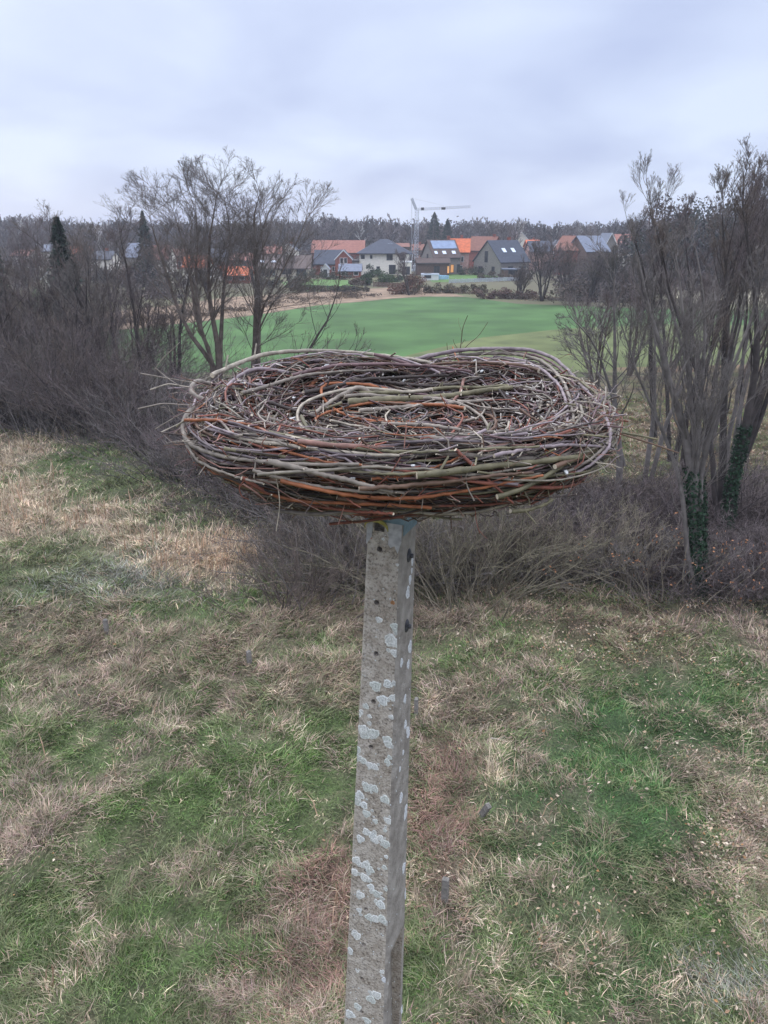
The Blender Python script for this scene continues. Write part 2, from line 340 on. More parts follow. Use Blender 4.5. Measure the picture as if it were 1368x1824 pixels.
# ================================================================== CONCRETE POLE
PT = at(700, 925, 2.83)                      # where the axis meets the underside of the nest
PA = R_(-23)                                 # its narrow right side is turned towards the viewer
def pole_w(d): return .156 + .031 * d, .170 + .034 * d      # width, depth, at d metres below the top
LEAN = .034
pole = thing('concrete_pole', (PT[0], PT[1] + .1, PT[2]), 'tall weathered grey concrete pole with holes and pale lichen, standing under the stick nest', 'pole', rot=PA)
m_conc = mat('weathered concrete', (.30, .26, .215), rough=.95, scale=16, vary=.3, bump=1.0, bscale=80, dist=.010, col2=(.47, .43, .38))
def _aggregate(m):
    t = m.node_tree; p = t.nodes['Principled BSDF']; co = [n for n in t.nodes if n.type == 'TEX_COORD'][0]
    vo = N(t, 'ShaderNodeTexVoronoi'); vo.inputs['Scale'].default_value = 120; t.links.new(co.outputs['Object'], vo.inputs['Vector'])
    fine = N(t, 'ShaderNodeTexNoise'); fine.inputs['Scale'].default_value = 75; fine.inputs['Detail'].default_value = 8; fine.inputs['Roughness'].default_value = .7; t.links.new(co.outputs['Object'], fine.inputs['Vector'])
    r = N(t, 'ShaderNodeValToRGB'); r.color_ramp.elements[0].position = .34; r.color_ramp.elements[0].color = (.22, .20, .18, 1); r.color_ramp.elements[1].position = .52; r.color_ramp.elements[1].color = (1.15, 1.12, 1.08, 1)
    t.links.new(fine.outputs[0], r.inputs[0])
    mixn = [n for n in t.nodes if n.type == 'MIX'][0]
    mu = N(t, 'ShaderNodeMix', data_type='RGBA', blend_type='MULTIPLY'); mu.inputs['Factor'].default_value = .85
    t.links.new(mixn.outputs['Result'], mu.inputs['A']); t.links.new(r.outputs[0], mu.inputs['B'])
    # a second, slower variation: pebbles of paler stone
    r2 = N(t, 'ShaderNodeValToRGB'); r2.color_ramp.elements[0].position = .75; r2.color_ramp.elements[0].color = (0, 0, 0, 1); r2.color_ramp.elements[1].position = .82; r2.color_ramp.elements[1].color = (1, 1, 1, 1)
    sp = N(t, 'ShaderNodeSeparateColor'); t.links.new(vo.outputs['Color'], sp.inputs[0]); t.links.new(sp.outputs[0], r2.inputs[0])
    m2 = N(t, 'ShaderNodeMix', data_type='RGBA'); m2.inputs['B'].default_value = (.50, .45, .38, 1)
    mm = N(t, 'ShaderNodeMath', operation='MULTIPLY'); mm.inputs[1].default_value = .45; t.links.new(r2.outputs[0], mm.inputs[0]); t.links.new(mm.outputs[0], m2.inputs['Factor'])
    t.links.new(mu.outputs['Result'], m2.inputs['A']); t.links.new(m2.outputs['Result'], p.inputs['Base Color'])
_aggregate(m_conc)
m_smooth = mat('worn concrete', (.25, .25, .26), rough=.9, scale=20, vary=.2, bump=.5, bscale=60, dist=.004)
def pole_mesh():
    bm = bmesh.new(); rings = []
    for d in [-.02, .0, .3, .6, .9, 1.2, 1.6, 2, 2.5, 3, 4, 6, 8, PT[2] + .3]:
        dd = min(d, 8); W, D = pole_w(dd); ch = .012; x0 = -LEAN * d; rg = []
        for sx, sy, a in ((-1, -1, 0), (1, -1, 1), (1, 1, 0), (-1, 1, 1)):
            pts = [(sx * W / 2, sy * (D / 2 - ch)), (sx * (W / 2 - ch), sy * D / 2)]
            if a: pts.reverse()
            for px_, py_ in pts: rg.append(bm.verts.new((x0 + px_, py_, -d)))
        rings.append(rg)
    for a, b in zip(rings, rings[1:]):
        for i in range(8): bm.faces.new((a[i], a[(i + 1) % 8], b[(i + 1) % 8], b[i]))
    bm.faces.new(rings[0][::-1]); bm.faces.new(rings[-1])
    bmesh.ops.recalc_face_normals(bm, faces=bm.faces)
    me = bpy.data.meshes.new('shaft'); bm.to_mesh(me); bm.free(); me.materials.append(m_conc); return me
sh = bpy.data.objects.new('shaft', pole_mesh()); C.objects.link(sh); sh.parent = pole
# step holes every quarter metre, a notch at the top and a long recess low on the right side are cut out of the shaft
cb = bmesh.new()
def cyl(bm, c, r, L, rx=math.pi / 2, ry=0, seg=14):
    M = Matrix.Translation(c) @ Matrix.Rotation(ry, 4, 'Y') @ Matrix.Rotation(rx, 4, 'X')
    bmesh.ops.create_cone(bm, cap_ends=True, segments=seg, radius1=r, radius2=r, depth=L, matrix=M)
HOLES = []
for i in range(14):
    d = .145 + .25 * i; W, D = pole_w(d); cx_ = -LEAN * d - .018 - .004 * math.sin(i * 2.1); HOLES.append((cx_, d))
    cyl(cb, (cx_, -D / 2, -d), .0125, .22)
W, D = pole_w(.03)
bmesh.ops.create_cube(cb, size=1, matrix=Matrix.Translation((-.024, -D / 2, -.03)) @ Matrix.Diagonal((.046, .10, .07, 1)))
for d0, d1 in ((2.42, 4.4),):
    W, D = pole_w((d0 + d1) / 2); dm = (d0 + d1) / 2
    bmesh.ops.create_cube(cb, size=1, matrix=Matrix.Translation((-LEAN * dm + W / 2, .0, -dm)) @ Matrix.Rotation(-R_(1.0), 4, 'Y') @ Matrix.Diagonal((.07, D * .62, d1 - d0, 1)))
cme = bpy.data.meshes.new('cut'); cb.to_mesh(cme); cb.free(); cut = bpy.data.objects.new('cut', cme); C.objects.link(cut); cut.parent = pole
md = sh.modifiers.new('b', 'BOOLEAN'); md.object = cut; md.operation = 'DIFFERENCE'; md.solver = 'EXACT'
dg = bpy.context.evaluated_depsgraph_get(); dg.update()
nm = bpy.data.meshes.new_from_object(sh.evaluated_get(dg)); sh.modifiers.clear(); sh.data = nm; nm.name = 'shaft'
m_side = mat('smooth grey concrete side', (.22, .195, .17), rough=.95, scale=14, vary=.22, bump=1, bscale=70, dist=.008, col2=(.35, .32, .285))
nm.materials.append(m_side)
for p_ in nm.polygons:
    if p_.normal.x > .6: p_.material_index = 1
bpy.data.objects.remove(cut); bpy.data.meshes.remove(cme)
# near-black material for the inner side of the holes, not assigned
g = G()
m_hole = mat('near black hole', (.012, .011, .010), rough=1)
# lichen: lobed flat rosettes lying on the faces
def face_pt(face, a, d):
    """a: -1..1 across the face; returns point and axes in pole space"""
    W, D = pole_w(d); x0 = -LEAN * d
    if face == 'f': return Vector((x0 + a * W / 2, -D / 2, -d)), Vector((1, 0, 0)), Vector((0, .017, 1)).normalized(), Vector((0, -1, 0))
    return Vector((x0 + W / 2, a * D / 2, -d)), Vector((0, 1, 0)), Vector((-.019, 0, 1)).normalized(), Vector((1, 0, 0))
def rosette(g, face, a, d, r, rng, col, st=1.0):
    c, ex, ey, n = face_pt(face, a, d); K = 30; V = []; col_ = []
    ph = rng.uniform(0, 6, 3)
    prof = [(0, .0010), (.32, .0012), (.62, .0014), (.85, .0020), (1.0, .0008)]
    tone = [.55, .98, .72, 1.1, .92]
    if r < .006: tone = [1] * 5
    V.append(c + n * .0012); col_.append([q * tone[0] for q in col])
    for (f_, h), to in zip(prof[1:], tone[1:]):
        for k in range(K):
            th = k * 2 * math.pi / K; rr = r * f_ * (1 + .07 * math.sin(13 * th + ph[1]) + .13 * math.sin(3 * th + ph[0]) + .06 * math.sin(5 * th + ph[1]) + .05 * math.sin(9 * th + ph[2]))
            W_, D_ = pole_w(d); hw_ = (W_ if face == 'f' else D_) / 2 - .006; lx_ = a * (W_ if face == 'f' else D_) / 2; ox = min(max(lx_ + math.cos(th) * rr, -hw_), hw_) - lx_; V.append(c + ex * ox + ey * math.sin(th) * rr * st + n * (h if f_ < 1 else .0)); col_.append([q * to for q in col])
    g.add([tuple(v) for v in V], [(0, 1 + k, 1 + (k + 1) % K) for k in range(K)], np.array(col_))
    fq = [(1 + j * K + k, 1 + (j + 1) * K + k, 1 + (j + 1) * K + (k + 1) % K, 1 + j * K + (k + 1) % K) for j in range(3) for k in range(K)]
    g.f.append(np.array(fq) + g.n - len(V))
def pole_px(u, v):
    """photo pixel on the front or right face -> (face, a, d)"""
    o = np.array([0, 0, H]); dr = ray(u, v); M = (Matrix.Translation((PT[0], PT[1] + .1, PT[2])) @ Matrix.Rotation(PA, 4, 'Z')).inverted()
    o2 = M @ Vector(o); d2 = (M.to_3x3() @ Vector(dr))
    best = None
    for t in np.linspace(2.0, 6.0, 1600):
        p = o2 + d2 * t; d = -p.z
        if d < 0: continue
        W, D = pole_w(d); x = p.x + LEAN * d
        if abs(x) <= W / 2 and abs(p.y) <= D / 2:
            ef, er = p.y + D / 2, W / 2 - x
            return ('f', x / (W / 2), d) if ef < er else ('r', p.y / (D / 2), d)
    return None
rng = np.random.default_rng(4)
g = G()
m_lich = mat('lichen crust', rough=.95, vary=.18, scale=120, attr=True, bump=.8, bscale=260, dist=.003)
LP = [(676, 1104, 6), (704, 1117, 9), (698, 1142, 13), (703, 1163, 8), (669, 1222, 11), (691, 1218, 9), (682, 1247, 11), (699, 1243, 7), (652, 1258, 6), (659, 1276, 4), (697, 1277, 5), (639, 1270, 8), (646, 1299, 10), (662, 1305, 9), (650, 1309, 9), (668, 1306, 9), (690, 1318, 9), (691, 1325, 8), (637, 1335, 7), (638, 1350, 8), (648, 1356, 7), (658, 1362, 7), (668, 1366, 7), (690, 1356, 6), (694, 1349, 5),
 (654, 1402, 10), (667, 1405, 8), (641, 1416, 9), (636, 1428, 8), (648, 1434, 8), (653, 1449, 8), (686, 1424, 9), (669, 1463, 5), (691, 1462, 7), (686, 1479, 4), (653, 1482, 8), (663, 1488, 8), (642, 1494, 8), (669, 1498, 6), (678, 1493, 7), (687, 1503, 9), (688, 1526, 4), (685, 1545, 5),
 (635, 1533, 9), (652, 1541, 9), (631, 1553, 8), (659, 1549, 8), (650, 1563, 9), (661, 1580, 7), (671, 1592, 8), (642, 1594, 8), (678, 1611, 9), (658, 1634, 8), (668, 1636, 8), (680, 1637, 9), (640, 1621, 5), (635, 1666, 9), (622, 1693, 8), (671, 1772, 9), (661, 1780, 9), (637, 1792, 7), (624, 1806, 9), (654, 1818, 7), (680, 1731, 4), (637, 1730, 3), (614, 1737, 4), (687, 1584, 4), (617, 1610, 5), (683, 960, 3), (708, 1006, 3)]
for u, v, r in LP:
    q = pole_px(u, v)
    if q is None: continue
    for _ in range(2 if v > 1290 else 1): rosette(g, q[0], float(np.clip(q[1] + rng.normal() * .16, -.95, .95)), q[2] + rng.normal() * .018, r * (2.7 + .45 * q[2]) / F * rng.uniform(.3, .75), rng, (.58, .58, .54))
    sc = r * (2.7 + .45 * q[2]) / F * 1.08
    g1 = G(); rosette(g1, q[0], q[1], q[2], sc, rng, [(.68, .69, .66), (.70, .70, .66), (.60, .62, .57), (.56, .57, .50)][rng.integers(3)]); g1.build('lichen_patch', m_lich, pole, smooth=True, usecol=True)
for u, v, r in [(730, 1032, 5), (726, 1055, 7), (730, 1152, 7), (715, 1180, 5), (727, 1183, 5), (721, 1245, 5), (722, 1290, 5), (725, 1300, 4), (727, 1305, 6), (714, 1420, 6), (723, 1440, 5), (722, 1450, 6), (719, 1545, 6), (723, 1590, 6), (734, 1000, 4), (716, 1797, 5), (684, 1745, 6), (722, 1830, 8), (733, 1016, 3), (718, 1340, 3), (712, 1370, 3)]:
    q = pole_px(u, v)
    if q:
        g1 = G(); rosette(g1, q[0], q[1], q[2], r * (2.9 + .45 * q[2]) / F * (1.25 if q[0] == 'r' else .7), rng, (.66, .67, .68), 1.6); g1.build('lichen_patch', m_lich, pole, smooth=True, usecol=True)
for _ in range(150):
    d = rng.uniform(.3, 3.4); rosette(g, 'f' if rng.random() < .75 else 'r', rng.uniform(-.95, .95), d, rng.uniform(.0015, .004), rng, (.55, .57, .55))
q = pole_px(703, 1074); rosette(g, 'f', .62, q[2], .010, rng, (.38, .19, .09)); rosette(g, 'f', -.75, .10, .006, rng, (.40, .12, .06))
g.build('lichen', m_lich, pole, smooth=True, usecol=True)['kind'] = 'stuff'
# pale mortar skin left on the top of the front face, blue-grey metal band round the head
def patch(g, face, outline, d_off, th, col):
    n = len(outline); V = []
    for o_ in (th, -.002):
        for a, d in outline:
            c, ex, ey, nn = face_pt(face, a, d); V.append(tuple(c + nn * o_))
    g.add(V, [tuple(range(n))], col); g.f.append(np.array([(i, n + i, n + (i + 1) % n, (i + 1) % n) for i in range(n)]) + g.n - 2 * n)
g = G()
patch(g, 'f', [(.16, .052), (.30, .085), (.26, .115), (.40, .130), (.62, .118), (.80, .15), (.97, .10), (.98, .0), (.12, .0)], 0, .004, (.40, .39, .38))
patch(g, 'f', [(-.98, 0), (-.98, .13), (-.86, .115), (-.70, .10), (-.66, .06), (-.64, .0)], 0, .004, (.38, .37, .36))
m_mort = mat('pale mortar skin', rough=.95, vary=.2, scale=40, attr=True, bump=.6, bscale=120, dist=.004)
g.build('mortar_skin', m_mort, pole, usecol=True)
m_band = mat('blue grey zinc', (.17, .24, .28), rough=.55, scale=14, vary=.3, metal=.3, bump=.2, bscale=60)
g = G(); W, D = pole_w(0)
def band_ring(z0, z1, e, a0=0):
    w_, d_ = W / 2 + e, D / 2 + e; g.box(-w_, w_, -d_, d_, z0, z1)
band_ring(-.020, .035, .006); g.box(-W / 2 - .03, W / 2 + .03, -D / 2 - .03, D / 2 + .03, .036, .046)
g.build('head_plate', m_band, pole)
m_strap = mat('yellow green strap', (.30, .26, .07), rough=.6, scale=30, vary=.35)
g = G(); pts = []; K = 16
for i in range(K):
    a = math.pi * (.02 + .96 * i / (K - 1)); pts.append((-.028 - .052 * math.cos(a) * 1.0, -D / 2 - .022 - .012 * math.sin(a), -.050 + .045 * math.sin(a) ** .8))
pts = np.array(pts); V = np.concatenate([pts + [0, -.003, .008], pts + [0, .003, .008], pts + [0, .003, -.008], pts + [0, -.003, -.008]])
g.add(V, [(r * K + i, r * K + i + 1, ((r + 1) % 4) * K + i + 1, ((r + 1) % 4) * K + i) for r in range(4) for i in range(K - 1)])
g.build('strap', m_strap, pole, smooth=True)
m_iron = mat('dark weathered iron', (.09, .09, .10), rough=.5, scale=40, vary=.4, metal=.6, bump=.3)
for (u, v) in ((733, 984), (729, 1108)):
    q = pole_px(u, v) or ('r', -.2, .2); c, ex, ey, n = face_pt('r', 0.0, q[2])
    bm = bmesh.new(); Mx = Matrix.Translation(c + n * .006) @ Matrix.Rotation(math.pi / 2, 4, 'Y')
    bmesh.ops.create_uvsphere(bm, u_segments=18, v_segments=10, radius=.032, matrix=Matrix.Translation(c) @ Matrix.Diagonal((.35, .7, 1.0, 1)))
    bmesh.ops.create_cone(bm, cap_ends=True, segments=6, radius1=.011, radius2=.010, depth=.016, matrix=Matrix.Translation(c + n * .012) @ Matrix.Rotation(math.pi / 2, 4, 'Y'))
    me = bpy.data.meshes.new('bolt'); bm.to_mesh(me); bm.free(); me.materials.append(m_iron)
    for p_ in me.polygons: p_.use_smooth = len(p_.vertices) < 5 or p_.area < 1e-5
    o = bpy.data.objects.new('bolt', me); C.objects.link(o); o.parent = pole
g = G(); q = pole_px(737, 955); c, ex, ey, n = face_pt('r', -.1, .12)
g.box(c.x - .001, c.x + .004, -pole_w(.0)[1] / 2 + .012, pole_w(.0)[1] / 2 - .004, -.075, -.021); g.build('side_plate', m_band, pole)

# ================================================================== NEST
NC = np.array([.066, 2.83, 10.43])
def Rphi(ph): 
    m = 2.45; n = (np.abs(np.cos(ph)) ** m + np.abs(np.sin(ph)) ** m) ** (-1 / m)
    return .785 * n * (1 + .025 * np.sin(2 * ph + .6) + .018 * np.sin(3 * ph + 1.2))
PS = np.array([0, .10, .22, .34, .46, .56, .65, .72, .79, .87, .94, 1.0])
PR = np.array([.13, .33, .54, .74, .90, .985, .985, .93, .84, .66, .42, .0])
PZ = np.array([-.440, -.395, -.34, -.285, -.21, -.14, -.07, -.015, -.0, -.10, -.16, -.175])
def rimz(ph): return .030 * np.exp(-((ph - 2.0) / .35) ** 2) + .028 * np.exp(-((ph - .95) / .35) ** 2) - .012 * np.exp(-((ph - 1.5) / .25) ** 2) - .03 * np.exp(-((np.mod(ph, 2 * math.pi) - 5.3) / .5) ** 2)
def surf(ph, s, off):
    """point on the nest's skin: angle, place along the section (0 underside .. 1 middle of the bowl), outward offset"""
    r = np.interp(s, PS, PR); z = np.interp(s, PS, PZ)
    e = 1e-2; dr = np.interp(s + e, PS, PR) - np.interp(s - e, PS, PR); dz = np.interp(s + e, PS, PZ) - np.interp(s - e, PS, PZ)
    L = np.sqrt((dr * .8) ** 2 + dz ** 2) + 1e-9; nr, nz = dz / L, -dr * .8 / L      # outward normal in section
    flip = np.where(nr * 1.0 + 0 * nz < 0, 1, 1); nr, nz = nr * flip, nz * flip
    rr = r * Rphi(ph) + nr * off; zz_ = z + rimz(ph) * np.clip((s - .3) / .3, 0, 1) * np.clip((1.0 - s) / .15, 0, 1) + nz * off
    return np.stack([NC[0] + rr * np.cos(ph), NC[1] + rr * np.sin(ph), NC[2] + zz_], -1)
def inside(p):
    q = p - NC; r = math.hypot(q[0], q[1]); ph = math.atan2(q[1], q[0]); f = r / Rphi(ph); z = q[2]
    if z < -.455: return False
    zt = np.interp(f, PR[:7:-1], PZ[:7:-1]) + rimz(ph) * min(1, f * 1.5) if f < .84 else np.interp(f, [.84, .93, .985, 1.0], [0, -.015, -.07, -.14]) + rimz(ph)
    if z > zt: return False
    fo = np.interp(z, PZ[:6], PR[:6]) if z < -.14 else 1.0
    return f < fo
def hit(u, v):
    d = ray(u, v); o = np.array([0, 0, H]); ts = np.arange(1.7, 4.0, .01); last = None; best = (9, None)
    for t in ts:
        p = o + d * t
        if inside(p): return p, True
        q = p - NC; f = math.hypot(q[0], q[1]) / Rphi(math.atan2(q[1], q[0])); m = max(f - 1, 0) + max(q[2] - .0, 0) * 1.3 + max(-.455 - q[2], 0)
        if m < best[0]: best = (m, p)
    return best[1], False
nest = thing('stork_nest', tuple(NC + [0, 0, -.5]), 'broad shallow stork nest of woven grey and orange rods on top of the concrete pole', 'nest')
m_rod = mat('willow bark', rough=.62, vary=.28, scale=28, attr=True, spec=.35, bump=.35, bscale=70, dist=.004)
RC = dict(grey=(.225, .19, .155), pale=(.37, .32, .25), olive=(.145, .128, .075), brown=(.130, .078, .052), orange=(.27, .095, .040), red=(.205, .072, .048), purple=(.135, .082, .082), pink=(.26, .14, .11), dark=(.058, .044, .038), lilac=(.25, .20, .205))
RCN = list(RC); RCA = np.array([RC[k] for k in RCN]); CUT = (.62, .53, .40)
def local(P): return np.asarray(P) - (NC + [0, 0, -.5])
# solid heart of the nest: packed earth and bark, darkened for shade between rods
g = G(); nph, ns = 72, 26
ph = np.linspace(0, 2 * math.pi, nph, endpoint=False); ss = np.linspace(0, 1, ns); PH, SS = np.meshgrid(ph, ss)
V = surf(PH, SS, -.075 - .02 * (vn(PH * 6, SS * 20, 1, 4) - .5)); V[..., 2] -= 0
f = np.array([(j * nph + i, j * nph + (i + 1) % nph, (j + 1) * nph + (i + 1) % nph, (j + 1) * nph + i) for j in range(ns - 1) for i in range(nph)])
cc = np.where(SS[..., None] > .8, np.array([.085, .070, .060]), np.array([.035, .028, .022])) * np.ones((ns, nph, 1))
g.add(local(V.reshape(-1, 3)), f, cc.reshape(-1, 3)); g.f.append(np.arange(nph)[::-1][None, :] + g.n - nph * ns)
m_core = mat('packed earth and bark', rough=1, vary=.5, scale=40, attr=True, bump=1, bscale=80, dist=.02)
g.build('packed_core', m_core, nest, smooth=True, usecol=True)

def resample(P, K, smooth=3):
    P = np.array(P, float)
    d = np.r_[0, np.cumsum(np.linalg.norm(np.diff(P, axis=0), axis=1))]; t = np.linspace(0, d[-1], K)
    Q = np.stack([np.interp(t, d, P[:, i]) for i in range(3)], 1)
    for _ in range(smooth):
        Q[1:-1] = .25 * Q[:-2] + .5 * Q[1:-1] + .25 * Q[2:]
    return Q
rng = np.random.default_rng(21)
def rod_mesh(P, r, col, stubs=3, taper=.55, name='willow_rod', K=44, wob=.0):
    Q = resample(P, K, 5)
    if wob:
        w_ = sum(np.sin(np.arange(K)[:, None] / K * 6.28 * f_ + rng.uniform(0, 6, 3)) * a_ for f_, a_ in ((.8, 1), (1.7, .6), (3.3, .25))); Q = Q + w_ * wob * [1, 1, 1]
    rr = r * np.linspace(1, taper, K) * (1 + .08 * np.sin(np.arange(K) * 1.9 + rng.uniform(0, 6)) + .06 * rng.normal(size=K))
    Q = Q + rng.normal(size=Q.shape) * .0009
    g = G(); c = np.array(RC[col]) * rng.uniform(.75, 1.05)
    tubes(g, local(Q)[None], rr[None], 8, c, cap=CUT)
    for _ in range(stubs):                      # cut side shoots and buds
        i = rng.integers(3, K - 3); tg = nrm(Q[i + 1] - Q[i]); d = nrm(np.cross(tg, rng.normal(size=3)) + tg * .5); L = rng.choice([.012, .02, .05])
        tubes(g, local(np.stack([Q[i], Q[i] + d * (L * .6 + rr[i]), Q[i] + d * (L + rr[i])]))[None], np.array([[.42, .36, .32]]) * rr[i], 5, c * 1.1, cap=CUT)
    return g.build(name, m_rod, nest, smooth=True, usecol=True)
def hero(px, wpx, col, lift=.044, stubs=3, taper=.6, extra=0):
    P = []; D0 = None
    for u, v in px:
        p, ok = hit(u, v)
        P.append(p)
    P = np.array(P); o = np.array([0, 0, H])
    # even out jumps in distance, then set the rod a touch proud of the skin
    dist = np.linalg.norm(P - o, axis=1)
    for _ in range(2): dist[1:-1] = .25 * dist[:-2] + .5 * dist[1:-1] + .25 * dist[2:]
    P = o + nrm(P - o) * (dist - lift - extra)[:, None]
    r = wpx / F * dist.mean() / 2
    return rod_mesh(P, r, col, stubs, taper)
HERO = [([(329, 748), (380, 748), (447, 756), (500, 779), (546, 797)], 6, 'orange'), ([(335, 755), (381, 761), (447, 784), (513, 806), (595, 827), (645, 829)], 7, 'orange'),
 ([(339, 751), (408, 764), (464, 778), (533, 799)], 7, 'grey'), ([(372, 684), (349, 677), (338, 692), (349, 709), (398, 722), (447, 738), (513, 755), (560, 764)], 9, 'grey'),
 ([(345, 725), (332, 735), (322, 758), (330, 786), (362, 804), (414, 817), (480, 824), (560, 828), (640, 827)], 9, 'grey'), ([(330, 772), (335, 795), (350, 820), (382, 836), (430, 852), (470, 862)], 6, 'grey'),
 ([(480, 822), (546, 838), (612, 853), (650, 864), (700, 876)], 12, 'grey'), ([(500, 856), (546, 868), (612, 880), (660, 887), (742, 888), (824, 875), (906, 859), (967, 847)], 8, 'orange'),
 ([(530, 787), (612, 794), (701, 799), (783, 789), (840, 781), (880, 778)], 9, 'pink'), ([(690, 694), (661, 686), (620, 683), (580, 682), (568, 692), (576, 712), (598, 732), (630, 745), (680, 751), (740, 752)], 6, 'orange'),
 ([(467, 713), (530, 733), (579, 748), (640, 768)], 7, 'dark'), ([(377, 668), (434, 643), (474, 629), (546, 624), (628, 627), (690, 634), (740, 640), (800, 655)], 8, 'pale'),
 ([(740, 641), (790, 627), (850, 621), (906, 621), (955, 624), (988, 638), (1012, 660), (1040, 692), (1069, 722)], 8, 'lilac'), ([(800, 634), (880, 628), (940, 632), (978, 650), (1004, 680), (1018, 715), (1022, 748)], 7, 'grey'),
 ([(880, 636), (930, 640), (970, 660), (1000, 690), (1012, 730), (1010, 758)], 6, 'lilac'), ([(900, 626), (962, 634), (1000, 658), (1030, 692), (1046, 726)], 5, 'purple'),
 ([(620, 716), (700, 711), (780, 708), (850, 698), (914, 689)], 13, 'olive'), ([(640, 700), (720, 699), (800, 690), (860, 690), (905, 686)], 8, 'olive'), ([(640, 732), (720, 725), (800, 718), (880, 712)], 9, 'grey'),
 ([(922, 773), (971, 752), (1028, 736), (1075, 724)], 9, 'pink'), ([(988, 777), (1028, 763), (1084, 748)], 7, 'red'), ([(742, 847), (800, 841), (844, 834), (906, 828), (1008, 816), (1060, 812), (1100, 813)], 12, 'olive'),
 ([(811, 801), (844, 830), (873, 858), (914, 896)], 7, 'red', .03), ([(660, 853), (721, 849), (783, 830), (822, 812)], 6, 'orange', .01), ([(660, 700), (640, 688), (600, 708), (560, 736), (530, 745)], 9, 'grey'),
 ([(650, 676), (700, 682), (760, 688), (820, 684), (860, 672)], 7, 'dark'), ([(540, 700), (590, 690), (640, 676), (720, 672), (800, 668)], 8, 'dark'), ([(826, 676), (820, 700), (800, 722), (770, 738)], 6, 'pink'),
 ([(680, 755), (760, 757), (850, 770), (960, 778), (1040, 770)], 8, 'grey'), ([(560, 764), (640, 778), (740, 782), (840, 772), (930, 764)], 8, 'grey'), ([(880, 812), (940, 800), (1000, 792), (1060, 795), (1095, 800)], 7, 'lilac'),
 ([(640, 870), (720, 866), (800, 858), (880, 846), (950, 842)], 9, 'brown'), ([(600, 886), (680, 900), (760, 904), (850, 890), (920, 884)], 8, 'brown'), ([(430, 852), (480, 880), (560, 902), (640, 912), (700, 915)], 8, 'red'),
 ([(340, 800), (380, 836), (440, 866), (520, 890), (600, 900)], 8, 'brown'), ([(910, 911), (940, 909), (968, 900), (985, 890)], 8, 'olive', .0), ([(430, 700), (470, 690), (540, 668), (620, 660), (700, 660)], 7, 'grey'),
 ([(520, 668), (600, 650), (690, 648), (770, 652), (840, 662)], 7, 'purple'), ([(960, 660), (930, 650), (870, 646), (800, 646), (740, 652)], 6, 'brown'), ([(1075, 735), (1088, 770), (1084, 800), (1050, 830), (1010, 850)], 7, 'lilac'),
 ([(480, 770), (560, 786), (660, 802), (760, 806), (860, 800), (960, 796)], 7, 'olive'), ([(400, 800), (500, 812), (600, 838), (700, 846), (800, 838)], 7, 'olive'), ([(450, 838), (540, 862), (640, 876), (720, 878)], 7, 'grey')]
for h in HERO: hero(h[0], h[1], h[2], *(h[3:] or ()))
# rods lying round the wall, rim and bowl
def arc(ph0, dph, s0, s1, off, amp, K=30, ends=.02):
    t = np.linspace(0, 1, K); p = ph0 + dph * t
    s = s0 + (s1 - s0) * t + amp * np.sin(t * math.pi * rng.uniform(1, 2.5) + rng.uniform(0, 6)) * .5
    s = np.clip(s, .02, .985)
    o = off + ends * (2 * t - 1) ** 4 + .008 * np.sin(t * 9 + rng.uniform(0, 6))
    return surf(p, s, o)
for ph0_, sp_, s_, off_, r_, c_ in [(2.2, -3.6, .925, .030, .0085, 'grey'), (.6, 2.9, .935, .034, .0075, 'orange'), (3.4, 2.6, .915, .034, .008, 'olive'), (5.2, 3.0, .93, .030, .007, 'brown'), (1.2, 3.3, .905, .034, .008, 'pale'), (4.3, 2.8, .945, .034, .006, 'red')]:
    rod_mesh(arc(ph0_, sp_, s_, s_ + .01, off_, .02), r_, c_, wob=.005)
for i in range(94 - len(HERO)):
    z_ = rng.random()
    if z_ < .55: s0 = rng.uniform(.18, .66); s1 = s0 + rng.normal() * .16; col = rng.choice(['grey', 'brown', 'olive', 'orange', 'red', 'dark', 'pale', 'purple'], p=[.25, .15, .2, .1, .09, .08, .08, .05])
    elif z_ < .85: s0 = rng.uniform(.64, .84); s1 = s0 + rng.normal() * .05; col = rng.choice(['grey', 'lilac', 'purple', 'pink', 'dark', 'pale'], p=[.3, .25, .15, .1, .1, .1])
    else: s0 = rng.uniform(.82, .93); s1 = s0 + rng.normal() * .03; col = rng.choice(['grey', 'dark', 'orange', 'olive', 'purple'])
    ph0 = rng.uniform(math.pi, 2 * math.pi) if rng.random() < .7 else rng.uniform(0, math.pi)
    sp_ = rng.uniform(1.2, 2.4) * rng.choice([-1, 1])
    rod_mesh(arc(ph0 - sp_ / 2, sp_, s0, s1, rng.uniform(-.03, .006), .07), rng.uniform(.0045, .0092), col, wob=.010)
# the hundreds of thinner rods and twigs packed between them
g = G()
def mass(n, smin, smax, spread, rlo, rhi, cols, pr, off=(-.045, .008), lo=.4, hi=1.8, amp=.06, ends=.03, K=18, sides=5, noise=.004):
    P = []; Rr = []; cc = []
    for i in range(n):
        s0 = rng.uniform(smin, smax); d = rng.uniform(lo, hi) * rng.choice([-1, 1]) * (1 if s0 < .85 else 1.4)
        a = arc(rng.uniform(0, 2 * math.pi), d, s0, s0 + rng.normal() * spread, rng.uniform(*off), amp, K, ends * rng.uniform(-.3, 1))
        w_ = np.cumsum(rng.normal(size=(K, 3)) * noise, 0); w_ -= np.linspace(0, 1, K)[:, None] * w_[-1]
        P.append(a + w_); r = rng.uniform(rlo, rhi); Rr.append(r * np.linspace(1, .5, K)); cc.append(RC[rng.choice(cols, p=pr)] * rng.uniform(.4, 1.25, 1))
    tubes(g, local(np.array(P)), np.array(Rr), sides, np.array(cc), cap=CUT)
